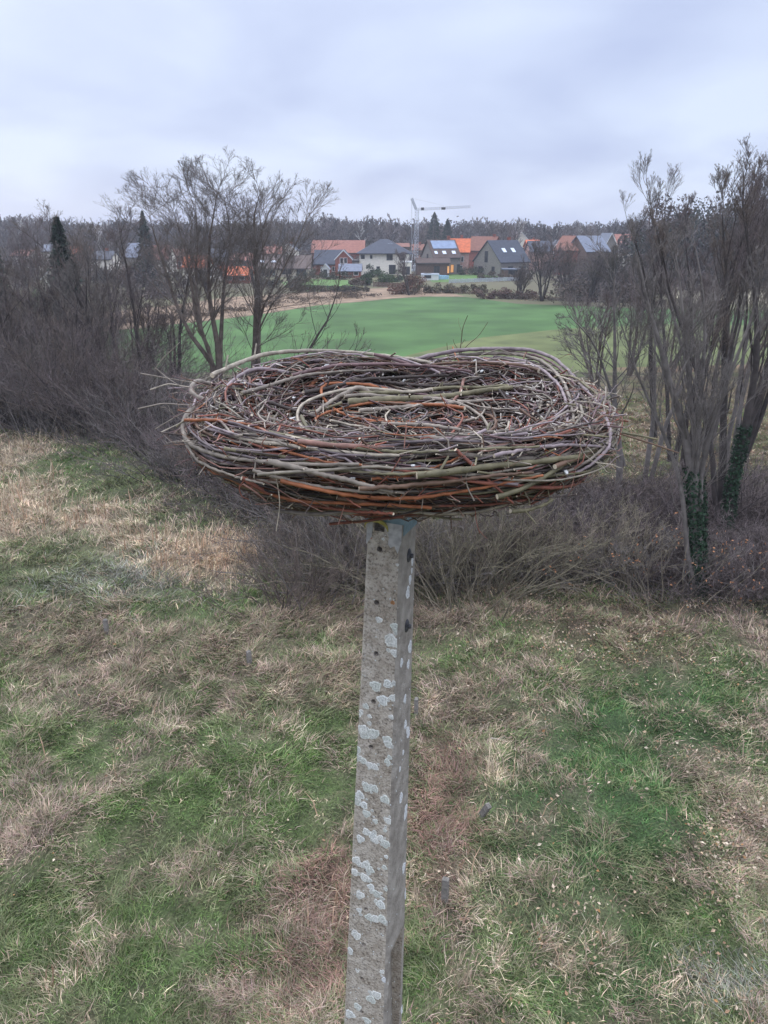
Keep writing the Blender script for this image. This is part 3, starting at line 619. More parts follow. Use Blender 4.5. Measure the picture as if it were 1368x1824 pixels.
mass(760, .04, .68, .13, .0024, .0072, ['grey', 'brown', 'olive', 'orange', 'red', 'dark', 'purple'], [.25, .22, .22, .03, .07, .16, .05], off=(-.06, -.004), lo=.6, hi=2.2, ends=.012, noise=.0035, K=24)
mass(700, .04, .68, .20, .0015, .0032, ['grey', 'brown', 'red', 'purple', 'dark'], [.25, .25, .2, .15, .15], off=(-.02, .008), lo=.2, hi=.9, ends=.03)
mass(420, .62, .86, .04, .002, .006, ['grey', 'lilac', 'purple', 'pink', 'dark', 'pale', 'brown'], [.24, .2, .2, .08, .13, .08, .07])
mass(480, .82, .98, .04, .0018, .0055, ['grey', 'lilac', 'purple', 'red', 'dark', 'pale', 'brown', 'orange'], [.23, .1, .2, .09, .2, .06, .09, .03], off=(-.04, .02))
# short broken twigs strewn over bowl and rim, at every angle
n = 1100; ph = rng.uniform(0, 2 * math.pi, n); s = rng.uniform(.66, .985, n); c0 = surf(ph, s, rng.uniform(-.02, .022, n))
d = nrm(rng.normal(size=(n, 3)) * [1, 1, .28] + np.stack([-np.sin(ph), np.cos(ph), 0 * ph], -1) * .7); L = rng.uniform(.03, .17, n)[:, None]
bend = rng.normal(size=(n, 3)) * .1 * L
P = np.stack([c0 - d * L / 2, c0 + bend, c0 + d * L / 2], 1)
tubes(g, local(P), rng.uniform(.0012, .0038, n)[:, None] * np.array([[1, .9, .7]]), 5, RCA[rng.choice(len(RCN), n, p=[.2, .11, .06, .12, .04, .08, .15, .05, .12, .07])] * rng.uniform(.7, 1.4, (n, 1)), cap=CUT)
# stray shoots that stick out of the wall, most of them on the left
def stray(u, v, du, dv, L, r, col, fork=2):
    p, _ = hit(u, v); o = np.array([0, 0, H]); dist = np.linalg.norm(p - o); k = dist / F
    a = np.array([du, 0, -dv]) * k; a = a + np.array([0, rng.normal() * .35, 0]) * np.linalg.norm(a); a = nrm(a)
    K = 9; q = [p - a * .08]; dd = a.copy()
    for _ in range(K - 1): dd = nrm(dd + rng.normal(size=3) * .14); q.append(q[-1] + dd * (L + .08) / (K - 1))
    P = np.array(q)[None]; Rr = np.linspace(r, r * .45, K)[None]
    tubes(g, local(P), Rr, 5, np.array(RC[col]) * rng.uniform(.8, 1.3), cap=CUT)
    P2, R2 = spawn(P, Rr, fork, rng, t=(.35, .95), ang=(.4, .9), lr=(.2, .45), rr=.7, up=.05, wand=.12, K=5, minr=.0011)
    tubes(g, local(P2), R2, 4, np.array(RC[col]) * 1.2, cap=CUT)
for _ in range(40):
    v = rng.uniform(670, 830); stray(rng.uniform(325, 375), v, -1, rng.normal() * .45 + (-.15 if v < 740 else .3), rng.uniform(.02, .12), rng.uniform(.001, .0023), rng.choice(['lilac', 'grey', 'brown', 'purple']), 3)
for _ in range(55):
    stray(rng.uniform(1040, 1090), rng.uniform(700, 830), 1, rng.normal() * .9, rng.uniform(.03, .08), rng.uniform(.0013, .0025), rng.choice(['lilac', 'grey', 'pink', 'pale']), 1)
for _ in range(70):
    u = rng.uniform(350, 1060); stray(u, rng.uniform(790, 900), rng.normal(), rng.uniform(-.6, 1.0), rng.uniform(.03, .12), rng.uniform(.0012, .0026), rng.choice(['red', 'grey', 'brown', 'pink', 'dark']), 1)
for _ in range(60):
    u = rng.uniform(400, 1030); stray(u, rng.uniform(635, 720), rng.normal(), -abs(rng.normal()), rng.uniform(.02, .07), rng.uniform(.0012, .0024), rng.choice(['red', 'grey', 'pale', 'purple', 'dark', 'pale']), 1)
for (pts, r, col) in [([(440, 850), (425, 868), (430, 885), (444, 890)], .0025, 'red'), ([(430, 852), (470, 870), (470, 892)], .002, 'brown'), ([(433, 862), (455, 876), (475, 893)], .003, 'pink'),
                      ([(487, 830), (496, 870), (499, 900), (492, 946)], .0022, 'pale'), ([(541, 880), (512, 905)], .002, 'pale'), ([(300, 692), (330, 690), (380, 680), (400, 660)], .003, 'lilac'), ([(268, 694), (300, 683), (340, 690)], .003, 'pale'),
                      ([(250, 665), (300, 674), (360, 684)], .0025, 'grey'), ([(246, 728), (290, 718), (340, 722)], .0025, 'grey'), ([(277, 764), (310, 744), (345, 726)], .0022, 'grey'), ([(287, 770), (318, 755), (340, 742)], .0025, 'pale'), ([(285, 770), (330, 776), (350, 770)], .003, 'dark'), ([(276, 657), (290, 638), (320, 610)], .002, 'grey'), ([(276, 655), (300, 675), (325, 690)], .0022, 'grey')]:
    P = []; dd = None
    base, _ = hit(*max(pts, key=lambda q: -abs(q[0] - 715))); D = base[1]
    P = np.array([at(u, v, D) for u, v in pts]); tubes(g, local(resample(P, 12, 1))[None], np.linspace(r, r * .6, 12)[None], 6, RC[col], cap=CUT)
o_ = g.build('thin_twig', m_rod, nest, smooth=True, usecol=True); o_['kind'] = 'stuff'
# two long thin sticks reaching out to the right, and a budding sprout on the back rim
for pts, D, r, col in [([(1040, 764), (1098, 769), (1140, 776), (1172, 783)], 2.78, .0045, 'olive'), ([(1050, 758), (1106, 773), (1160, 790), (1209, 807)], 2.82, .0038, 'brown'),
                       ([(1080, 780), (1088, 765), (1106, 742)], 2.7, .003, 'pale'), ([(1035, 700), (1050, 688), (1065, 678)], 3.2, .0035, 'pale')]:
    P = np.array([at(u, v, D) for u, v in pts]); g2 = G(); tubes(g2, local(resample(P, 14, 1))[None], np.linspace(r, r * .75, 14)[None], 7, RC[col], cap=CUT); g2.build('long_stick', m_rod, nest, smooth=True, usecol=True)
g2 = G()
for pts, r in [([(815, 650), (817, 634), (822, 610), (823, 585), (833, 562)], .003), ([(818, 632), (835, 612), (852, 600), (869, 574)], .0022), ([(822, 590), (817, 575), (816, 566)], .0015), ([(818, 625), (809, 612), (807, 604)], .0018), ([(823, 612), (828, 604), (829, 608)], .002), ([(798, 634), (797, 622), (796, 611)], .002)]:
    P = np.array([at(u, v, 3.52) for u, v in pts]); tubes(g2, local(resample(P, 10, 1))[None], np.linspace(r, r * .5, 10)[None], 6, (.12, .10, .06) if r > .0017 else (.22, .24, .14))
g2.build('sprout', m_rod, nest, smooth=True, usecol=True)
# pale splashes and splinters of stripped wood, and the edge of a blue-grey plate in the bowl
g2 = G()
for u, v, s in [(583, 652, .012), (590, 658, .010), (575, 656, .006), (518, 702, .018), (523, 712, .014), (433, 685, .012), (520, 750, .022), (530, 753, .012), (660, 680, .020), (670, 684, .014), (720, 681, .010), (846, 646, .016), (858, 664, .014), (965, 767, .014), (600, 830, .010), (628, 857, .014), (735, 834, .010), (1006, 844, .014), (960, 735, .016), (990, 716, .014), (560, 797, .008), (905, 705, .012), (935, 708, .010), (540, 832, .008), (700, 676, .014), (645, 672, .010), (950, 740, .012), (920, 726, .010)]:
    p, ok_ = hit(u, v)
    if not ok_: continue
    n_ = nrm(np.array([0, -.5, 1]) + rng.normal(size=3) * .2); a = nrm(np.cross(n_, rng.normal(size=3))); b = np.cross(n_, a); K = 9
    th = np.arange(K) * 2 * math.pi / K; rr = s * .62 * (1 + .45 * rng.normal(size=K)).clip(.3, 1.7)
    top = p + n_ * .012 + a * (np.cos(th) * rr)[:, None] * 1.3 + b * (np.sin(th) * rr)[:, None] * .6; bot = top - n_ * .006
    g2.add(local(np.concatenate([top, bot])), [tuple(range(K))], (.68, .68, .66)); g2.f.append(np.array([(i, K + i, K + (i + 1) % K, (i + 1) % K) for i in range(K)]) + g2.n - 2 * K)
g3 = G(); m_spl = mat('pale splinter', rough=.9, vary=.15, scale=60, attr=True)
g2.build('splinter', m_spl, nest, usecol=True)['kind'] = 'stuff'
for _ in range(170):
    u, v = (rng.uniform(880, 1010), rng.uniform(685, 780)) if rng.random() < .5 else (rng.uniform(380, 980), rng.uniform(650, 760))
    p, ok_ = hit(u, v)
    if not ok_: continue
    d = nrm(rng.normal(size=3) * [1, 1, .4]); L = rng.uniform(.008, .03); tubes(g3, local(np.stack([p - d * L, p + d * L]) + [0, 0, .012])[None], rng.uniform(.0015, .0035) * np.ones((1, 2)), 4, (.55, .50, .44), cap=(.6, .56, .5))
g3.build('wood_chip', m_spl, nest, usecol=True)['kind'] = 'stuff'
p, _ = hit(724, 742); g2 = G(); K = 20; th = np.arange(K) * 2 * math.pi / K
q = p - NC + [0, .03, .504]
top = q + np.stack([np.cos(th) * .042, np.sin(th) * .05, 0 * th], -1); bot = top - [0, 0, .02]
g2.add(np.concatenate([top, bot]), [tuple(range(K))]); g2.f.append(np.array([(i, K + i, K + (i + 1) % K, (i + 1) % K) for i in range(K)]) + g2.n - 2 * K)
g2.build('drain_plate', mat('blue grey plastic', (.27, .33, .345), rough=.4, scale=10, vary=.15), nest)
# ================================================================== BUILDINGS
m_white = mat('white render', (.78, .73, .64), rough=.9, scale=2, vary=.06)
m_cream = mat('cream render', (.52, .47, .38), rough=.9, scale=2, vary=.08)
m_grey = mat('grey brown brick', (.22, .20, .18), rough=.9, scale=3, vary=.15)
m_brick = mat('red brick', (.25, .085, .060), rough=.9, scale=3, vary=.25)
m_pinkw = mat('pale pink brick', (.42, .26, .22), rough=.9, scale=3, vary=.15)
m_dbrick = mat('dark brown brick', (.12, .075, .06), rough=.9, scale=3, vary=.2)
def roofmat(name, col, v=.15):
    m = mat(name, col, rough=.7, scale=1.5, vary=v); t = m.node_tree; p = t.nodes['Principled BSDF']
    wv = N(t, 'ShaderNodeTexWave'); wv.inputs['Scale'].default_value = 1.1; wv.bands_direction = 'Z'; co = [n for n in t.nodes if n.type == 'TEX_COORD'][0]
    t.links.new(co.outputs['Object'], wv.inputs['Vector']); b = N(t, 'ShaderNodeBump'); b.inputs['Strength'].default_value = .5; b.inputs['Distance'].default_value = .05
    t.links.new(wv.outputs[0], b.inputs['Height']); t.links.new(b.outputs[0], p.inputs['Normal']); return m
m_slate = roofmat('slate roof', (.050, .058, .080)); m_orange = roofmat('orange clay tiles', (.52, .13, .05)); m_rose = roofmat('faded red clay tiles', (.27, .11, .08))
m_brownt = roofmat('brown tiles', (.085, .058, .050)); m_bluet = roofmat('blue grey tiles', (.15, .17, .22)); m_rustt = roofmat('rust brown tiles', (.19, .08, .055))
m_glass = mat('dark window glass', (.030, .034, .042), rough=.12, scale=1, vary=.2, spec=.6)
m_frame = mat('white window frame', (.70, .70, .70), rough=.5, scale=5, vary=.05)
m_dframe = mat('dark window frame', (.05, .05, .055), rough=.5, scale=5, vary=.1)
m_solar = mat('solar panel', (.16, .22, .34), rough=.25, scale=1, vary=.15, spec=.6)
m_lit = mat('lit window', (.8, .4, .15), rough=.5)
_p = m_lit.node_tree.nodes['Principled BSDF']; _p.inputs['Emission Color'].default_value = (1, .42, .12, 1); _p.inputs['Emission Strength'].default_value = .4
m_skyl = mat('skylight glass', (.62, .68, .78), rough=.15, scale=2, vary=.05, spec=.7)

def house(name, X, Yd, w, d, eave, ridge, rot, label, rtype='x', wall=None, roof=None, wins=(), sky=(), chim=(), panels=(), cat='house', group='village houses beyond the field', over=.35, gable=None, door=None, base=0, frame=None):
    """wins: (face, u, z, w, h[, lit]); u is the middle, metres from the house middle"""
    t = thing(name, (X, Yd, base), label, cat, group, rot)
    wall = wall or m_white; roof = roof or m_slate; a, b = w / 2, d / 2
    g = G(); v = [(-a, -b, 0), (a, -b, 0), (a, b, 0), (-a, b, 0), (-a, -b, eave), (a, -b, eave), (a, b, eave), (-a, b, eave)]
    f4 = [(0, 1, 5, 4), (1, 2, 6, 5), (2, 3, 7, 6), (3, 0, 4, 7)]; g.add(v, f4)
    if rtype == 'x':
        g.add([(-a, -b, eave), (-a, b, eave), (-a, 0, ridge), (a, -b, eave), (a, b, eave), (a, 0, ridge)], [(0, 2, 1), (3, 4, 5)])
    elif rtype == 'y':
        g.add([(-a, -b, eave), (a, -b, eave), (0, -b, ridge), (-a, b, eave), (a, b, eave), (0, b, ridge)], [(0, 1, 2), (3, 5, 4)])
    elif rtype == 'flat': g.add([(-a, -b, eave - .01), (a, -b, eave - .01), (a, b, eave - .01), (-a, b, eave - .01)], [(0, 1, 2, 3)])
    g.build('wall', wall, t)
    g = G(); o = over; th = .18
    def slab(P):
        P = np.array(P, float); n = len(P); g.add(np.concatenate([P + [0, 0, th], P + [0, 0, .012]]), [tuple(range(n))]); g.f.append(np.array([tuple(range(n - 1, -1, -1))]) + g.n - n)
        g.f.append(np.array([(i, n + i, n + (i + 1) % n, (i + 1) % n) for i in range(n)]) + g.n - 2 * n)
    if rtype == 'x':
        k = (ridge - eave) / b; ze = eave - k * o
        slab([(-a - o, -b - o, ze), (a + o, -b - o, ze), (a + o, 0, ridge), (-a - o, 0, ridge)]); slab([(a + o, b + o, ze), (-a - o, b + o, ze), (-a - o, 0, ridge), (a + o, 0, ridge)])
    elif rtype == 'y':
        k = (ridge - eave) / a; ze = eave - k * o
        slab([(-a - o, b + o, ze), (-a - o, -b - o, ze), (0, -b - o, ridge), (0, b + o, ridge)]); slab([(a + o, -b - o, ze), (a + o, b + o, ze), (0, b + o, ridge), (0, -b - o, ridge)])
    elif rtype == 'hip':
        k = (ridge - eave) / b; ze = eave - .05; q = max(a - b, .3); A, B = a + o, b + o
        slab([(-A, -B, ze), (A, -B, ze), (q, 0, ridge), (-q, 0, ridge)]); slab([(A, B, ze), (-A, B, ze), (-q, 0, ridge), (q, 0, ridge)])
        slab([(A, -B, ze), (A, B, ze), (q, 0, ridge)]); slab([(-A, B, ze), (-A, -B, ze), (-q, 0, ridge)])
    elif rtype == 'flat': g.box(-a - .15, a + .15, -b - .15, b + .15, eave, eave + .3)
    rf = g.build('roof', roof, t)
    if rtype in 'xyhip' and rtype != 'flat':
        g = G()
        if rtype != 'y': g.box(-a, a, -b - o - .12, -b - o - .002, eave - (k * o if rtype == 'x' else .05) - .08, eave - (k * o if rtype == 'x' else .05) + .10)
        else:
            for s_ in (-1, 1):
                g.add([(s_ * (a + o), -b - o - .05, ze - .02), (s_ * (a + o), -b - o - .05, ze + .25), (0, -b - o - .05, ridge + .27), (0, -b - o - .05, ridge - .02),
                       (s_ * (a + o), -b - o - .003, ze - .02), (s_ * (a + o), -b - o - .003, ze + .25), (0, -b - o - .003, ridge + .27), (0, -b - o - .003, ridge - .02)],
                      [(0, 1, 2, 3), (4, 7, 6, 5), (0, 4, 5, 1), (1, 5, 6, 2), (2, 6, 7, 3), (3, 7, 4, 0)])
        g.build('gutter' if rtype != 'y' else 'verge_board', m_frame if rtype == 'y' else m_dframe, rf)
    fm = frame or m_dframe
    def opening(nm, fc, u, z, ww, hh, lit=False):
        g = G(); gp = G(); e = .09
        if fc == 'f': B = lambda g_, x0, x1, z0, z1, p0, p1: g_.box(x0, x1, -b - p1, -b - p0, z0, z1)
        elif fc == 'r': B = lambda g_, x0, x1, z0, z1, p0, p1: g_.box(a + p0, a + p1, x0, x1, z0, z1)
        else: B = lambda g_, x0, x1, z0, z1, p0, p1: g_.box(-a - p1, -a - p0, x0, x1, z0, z1)
        x0, x1, z0, z1 = u - ww / 2, u + ww / 2, z - hh / 2, z + hh / 2
        for q in ((x0, x0 + e, z0, z1), (x1 - e, x1, z0, z1), (x0 + e, x1 - e, z0, z0 + e), (x0 + e, x1 - e, z1 - e, z1)): B(g, *q, .003, .09)
        if ww > 1.3: B(g, u - e / 2, u + e / 2, z0 + e, z1 - e, .003, .085)
        B(gp, x0 + e, x1 - e, z0 + e, z1 - e, .004, .03)
        f_ = g.build(nm, fm, t); gp.build('pane', m_lit if lit else m_glass, f_)
        return f_
    for q in wins: opening('window', *q)
    if door: opening('door', *door)
    for (u, vv, ww, hh) in sky:                # roof windows: across, fraction up the front slope
        yy = -b + b * vv; zc = eave + (ridge - eave) * vv; g = G(); sl = np.array([0, b, ridge - eave]); sl = sl / np.linalg.norm(sl); nn = np.array([0, -sl[2], sl[1]])
        c = np.array([u, yy, zc + th]); P = [c + np.array([sx * ww / 2, 0, 0]) + sl * sy * hh / 2 for sx, sy in ((-1, -1), (1, -1), (1, 1), (-1, 1))]; P = np.array(P)
        g.add(np.concatenate([P + nn * .12, P - nn * .1]), [(0, 1, 2, 3)]); g.f.append(np.array([(i, 4 + i, 4 + (i + 1) % 4, (i + 1) % 4) for i in range(4)]) + g.n - 8); g.build('skylight', m_skyl, rf)
    for (u0, u1, v0, v1) in panels:
        sl = np.array([0, b, ridge - eave]); nn = nrm(np.array([0, -sl[2], sl[1]])); P = np.array([np.array([u, -b, eave + th]) + sl * q for u, q in ((u0, v0), (u1, v0), (u1, v1), (u0, v1))])
        g = G(); g.add(np.concatenate([P + nn * .12, P - nn * .02]), [(0, 1, 2, 3)]); g.f.append(np.array([(i, 4 + i, 4 + (i + 1) % 4, (i + 1) % 4) for i in range(4)]) + g.n - 8); g.build('solar_panel', m_solar, rf)
    for (u, yv, hh) in chim:
        g = G(); g.box(u - .35, u + .35, yv - .35, yv + .35, ridge - 1.4, ridge + hh); g.box(u - .42, u + .42, yv - .42, yv + .42, ridge + hh, ridge + hh + .12); g.build('chimney', m_brick, rf)
    return t
def hp(name, u0, u1, ve, vr, D, d, label, rot=0, **k):
    """a house spanning photo columns u0..u1 at distance D with eave and ridge at the heights seen there"""
    x0, x1 = hx(u0, D), hx(u1, D); return house(name, (x0 + x1) / 2, D + d / 2, (x1 - x0), d, hz(ve, D), hz(vr, D + d / 2), rot, label, **k)
# villa
D = 205; s = .144
hp('villa', 640, 729, 452, 427, D, 11, 'cream two storey villa with a dark hipped slate roof and one round skylight', rtype='hip', wall=m_white, roof=m_slate, over=.8,
   wins=[('f', -5.6, 4.5, 1.0, 1.0), ('f', -3.4, 4.5, .6, .9), ('f', 1.4, 4.4, 1.6, 1.5), ('f', 4.6, 4.4, 1.4, 1.4), ('f', 2.1, 1.4, 1.8, 2.3), ('f', 5.6, 1.3, 1.8, 2.0)], door=('f', -1.6, 1.1, .9, 2.1), sky=[(1.6, .55, 1.4, 1.3)])
hp('garage', 612, 639, 466, 464, 203, 7, 'low grey flat roofed block joined to the left side of the cream villa', rtype='flat', wall=m_grey, roof=m_dframe, wins=[('f', .6, 2.2, 2.2, 1.2)], group='low outbuildings in the village', cat='garage')
hp('veranda', 714, 733, 468, 466, 201, 5, 'small white flat roofed veranda at the right corner of the cream villa', rtype='flat', wall=m_white, roof=m_frame, wins=[('f', 0, 1.3, 2.0, 2.0)], group='low outbuildings in the village', cat='veranda')
# house with solar panels and the orange roofed one beside it
hp('gabled_house', 762, 812, 458, 428, 207, 10, 'brown roofed house with a large solar array, left of the bright orange roof', rot=R_(17), wall=m_grey, roof=m_brownt, panels=[(-3.2, 3.6, .45, .92)], sky=[(-.5, .22, 1, 1.1), (2.2, .22, 1, 1.1), (-2.8, .22, .8, 1)],
   wins=[('l', 0, 4.4, 1, 1.3), ('f', -2, 1.5, 2.4, 2.0), ('f', 1.4, 1.5, 1.0, 2.1, True), ('f', 3.2, 1.5, .9, 2.1)], chim=[(2.5, .8, 1.0)])
hp('lean_to', 742, 800, 468, 461, 203.5, 3.2, 'long low brown tiled porch along the front of the solar panelled house', rtype='x', wall=m_dbrick, roof=m_brownt, group='low outbuildings in the village', cat='porch', rot=R_(3), wins=[('f', 1, 1.4, 1.6, 1.8), ('f', 4.0, 1.4, .7, 1.9, True)])
hp('brick_house', 806, 838, 449, 426, 210, 9, 'small pink walled house with bright orange tiles and a white cornice', wall=m_pinkw, roof=m_orange, wins=[('f', -.6, 3.8, .8, 1.5), ('f', .7, 3.8, .8, 1.5), ('f', 0, 1.3, 1.6, 1.8)], chim=[(.3, 1.0, .9)], frame=m_frame, rot=R_(-6))
# right hand gabled house
hp('gabled_house', 866, 932, 466, 429, 200, 11, 'dark slate roofed house with two white skylights and a grey brown gable', rot=R_(31), wall=m_grey, roof=m_slate, sky=[(-1.6, .5, 1.1, 1.4), (1.4, .5, 1.1, 1.4)], wins=[('l', .4, 4.6, 1.3, 2.8), ('f', 2.5, 1.4, 2.2, 1.8), ('f', -1.5, 1.4, 1.6, 1.9), ('l', -2.6, 1.3, 1.2, 2.0), ('l', 2.6, 1.3, 1.8, 1.8)], chim=[(2.6, .6, .8)])
hp('brick_house', 842, 890, 446, 422, 232, 10, 'house with rust orange roof standing behind the slate roofed house with two skylights', rot=R_(-30), wall=m_brick, roof=m_rustt, wins=[('f', 1, 3, 1.2, 1.2), ('l', 0, 3.6, 1, 1.2)], chim=[(3, 0, .7)])
hp('cottage', 912, 942, 430, 414, 290, 8, 'far small white gabled house just above the dark slate roof', rtype='y', wall=m_white, roof=m_rose, wins=[('f', -1, 3, 1, 1.2), ('f', 1.4, 3, 1, 1.2)], frame=m_frame)
# left of the villa
hp('long_brick_house', 556, 648, 450, 429, 238, 11, 'long red brick house with a wide faded pink tile roof', wall=m_brick, roof=m_rose, wins=[('f', -5, 2.4, 1.4, 1.3), ('f', 0, 2.4, 1.4, 1.3), ('f', 6.5, 2.4, 1.2, 1.3)], frame=m_frame)
hp('gabled_house', 560, 612, 470, 446, 205, 9, 'low house with dark slate roof beside a red brick gable', wall=m_brick, roof=m_slate, wins=[('f', -1.6, 1.5, 1.4, 1.2), ('f', 1.4, 1.5, 1.4, 1.2)], frame=m_frame)
hp('brick_house', 597, 627, 462, 446, 202, 6, 'red brick gable with white trim and white windows before the long pink roof', rtype='y', wall=m_brick, roof=m_slate, wins=[('f', -.5, 3.7, .9, 1.4), ('f', .5, 3.7, .9, 1.4), ('f', 0, 1.2, 1.4, 1.4)], frame=m_frame, over=.25)
hp('conservatory', 604, 642, 483, 471, 192, 7, 'low brick outbuilding with a pale glass lean-to roof in front of the grey block', wall=m_brick, roof=m_bluet, wins=[('f', -1.6, 1.1, 1.2, 1.0), ('f', 1.5, 1.1, 1.2, 1.0)], frame=m_frame, cat='outbuilding', group='low outbuildings in the village')
hp('shed', 573, 585, 478, 471, 193, 3, 'narrow pale blue shed left of the low brick outbuilding with glass roof', rtype='y', wall=m_frame, roof=m_bluet, door=('f', 0, 1, .9, 1.9), cat='shed', group='low outbuildings in the village')
hp('bungalow', 458, 548, 477, 456, 196, 12, 'long low bungalow with brown roof and wide dark openings behind the twin trunked tree', wall=m_cream, roof=m_brownt, wins=[('f', -3.8, 1.3, 3.6, 1.9), ('f', 0.8, 1.4, 2.6, 1.5), ('f', 4.6, 1.2, 2.4, 1.9)], sky=[(-5.4, .45, 1.0, 1.2), (-2.6, .45, 1.4, 1.0)], over=.7)
hp('brick_house', 398, 440, 491, 476, 172, 8, 'small brick house with bright orange tiles low between the bare trunks', wall=m_brick, roof=m_orange, wins=[('f', -1.4, 1.3, 1.1, 1.2), ('f', 1.3, 1.3, 1.1, 1.2)], frame=m_frame)
hp('brick_house', 325, 366, 476, 456, 188, 8, 'house with faded orange roof and white eaves seen left of the tall tree', wall=m_white, roof=m_orange, wins=[('f', -1.5, 1.7, 1.2, 1.3), ('f', 1.4, 1.7, 1.2, 1.3)], frame=m_frame)
hp('house', 222, 264, 458, 434, 215, 10, 'house with a broad pale blue grey roof seen through the left trees', wall=m_grey, roof=m_bluet, wins=[('f', -1.4, 1.8, 1.3, 1.3), ('f', 1.6, 1.8, 1.3, 1.3)])
hp('house', 266, 298, 462, 438, 212, 9, 'white house with rose coloured roof right of the pale blue grey roof', wall=m_white, roof=m_rose, wins=[('f', -1.4, 3.2, 1, 1.2), ('f', 1.2, 3.2, 1, 1.2), ('f', 0, 1.2, 1.2, 1.3)])
hp('cottage', 62, 96, 496, 478, 152, 7, 'white cottage with orange roof at the far left, above a scrap of lawn', rtype='y', wall=m_white, roof=m_orange, wins=[('f', -.5, 2.4, .8, 1.1), ('f', .8, 1.1, .9, 1.2)], rot=R_(20))
hp('house', 72, 108, 448, 436, 250, 9, 'far house with pale blue grey roof above the leftmost cottage', wall=m_white, roof=m_bluet, wins=[('f', 0, 2.4, 1.2, 1.2)])
hp('house', 372, 430, 458, 444, 240, 9, 'dark roofed house behind the crown of the tall bare tree', wall=m_grey, roof=m_slate, wins=[('f', -2, 2, 1.2, 1.2), ('f', 2, 2, 1.2, 1.2)])
# right
hp('brick_house', 1008, 1052, 446, 421, 205, 11, 'red brick house with gable end turned to the field, beside a blue grey roof', rtype='x', wall=m_brick, roof=m_rustt, rot=R_(-35), wins=[('f', 1, 2, 1.2, 1.3), ('l', 0, 3.5, 1, 1.2)])
hp('house', 1034, 1078, 448, 421, 200, 12, 'house with a large plain blue grey roof slope on the right', wall=m_dbrick, roof=m_bluet, rot=R_(12), wins=[('f', 0, 1.4, .9, 1.2, True), ('f', 3, 1.4, 1.2, 1.2)])
hp('house', 1072, 1100, 446, 416, 225, 10, 'pale grey gabled house right of the large blue grey roof', rtype='y', wall=m_grey, roof=m_bluet, wins=[('f', 0, 3.6, 1, 1.2)])
hp('house', 1100, 1138, 436, 418, 245, 9, 'low house with rose tiles and white wall at the right end of the village', wall=m_white, roof=m_rose, wins=[('f', -2, 2.6, 1.1, 1.1), ('f', 2, 2.6, 1.1, 1.1)])
hp('house', 945, 985, 448, 430, 225, 9, 'house with slate roof half hidden behind the round bare tree', wall=m_pinkw, roof=m_slate, wins=[('f', -1.5, 2, 1.2, 1.2), ('f', 1.8, 2, 1.2, 1.2)])
hp('brick_house', 704, 728, 440, 434, 245, 8, 'low brown roof peeping out behind the cream villa', wall=m_dbrick, roof=m_rustt, wins=[('f', 0, 3, 1, 1)])
hp('shed', 898, 932, 481, 474, 195, 4, 'dark open carport in front of the slate roofed house with two skylights', rtype='flat', wall=m_dbrick, roof=m_bluet, wins=[('f', 0, 1.1, 2.4, 1.6)], cat='carport', group='low outbuildings in the village')
hp('garden_shed', 752, 782, 490, 486, 183, 3, 'low white garden shelter with flat blue roof below the crane', rtype='flat', wall=m_frame, roof=m_skyl, wins=[('f', -.6, 1, 1.6, 1.1)], cat='shelter', group='low outbuildings in the village')

EX = [(468, 500, 452, 440, 245, 'rose', 'cream', 'x', 'small far house with rose roof above the long bungalow'), (500, 528, 446, 434, 262, 'slate', 'white', 'y', 'far white gable end above the right half of the long bungalow'), (120, 152, 452, 440, 235, 'orange', 'brick', 'x', 'far orange roofed house left of the pale blue grey roof'),
 (160, 196, 462, 448, 205, 'slate', 'white', 'x', 'white house with slate roof seen through the left row trees'), (298, 326, 456, 444, 238, 'rust', 'brick', 'x', 'rust roofed house right of the rose coloured roof'), (372, 398, 486, 474, 182, 'orange', 'white', 'y', 'small white gable with orange roof left of the small brick house'),
 (408, 446, 464, 452, 222, 'rose', 'brick', 'x', 'rose roofed brick house above the small brick house with orange tiles'), (940, 962, 440, 428, 262, 'orange', 'brick', 'x', 'far orange roof left of the round bare tree crown'), (985, 1012, 440, 428, 250, 'slate', 'white', 'y', 'white gable between the round bare tree and the red brick gable end'),
 (1140, 1170, 438, 427, 255, 'slate', 'white', 'x', 'last house on the right, white with slate roof, beside the evergreen wood'), (735, 756, 446, 436, 250, 'rust', 'pink', 'x', 'pinkish house behind the crane mast'), (20, 50, 456, 446, 225, 'rose', 'white', 'x', 'white house with rose roof near the left edge')]
for (u0, u1, ve, vr, D, rf_, wl_, ty, lab) in EX:
    hp('house', u0, u1, ve, vr, D, 8, lab, rtype=ty, wall=dict(white=m_white, cream=m_cream, brick=m_brick, pink=m_pinkw)[wl_], roof=dict(rose=m_rose, slate=m_slate, orange=m_orange, rust=m_rustt)[rf_], frame=m_frame, wins=[('f', -1.3, 1.5, 1, 1.2), ('f', 1.2, 1.5, 1, 1.2)], chim=[(.5, .5, .7)])
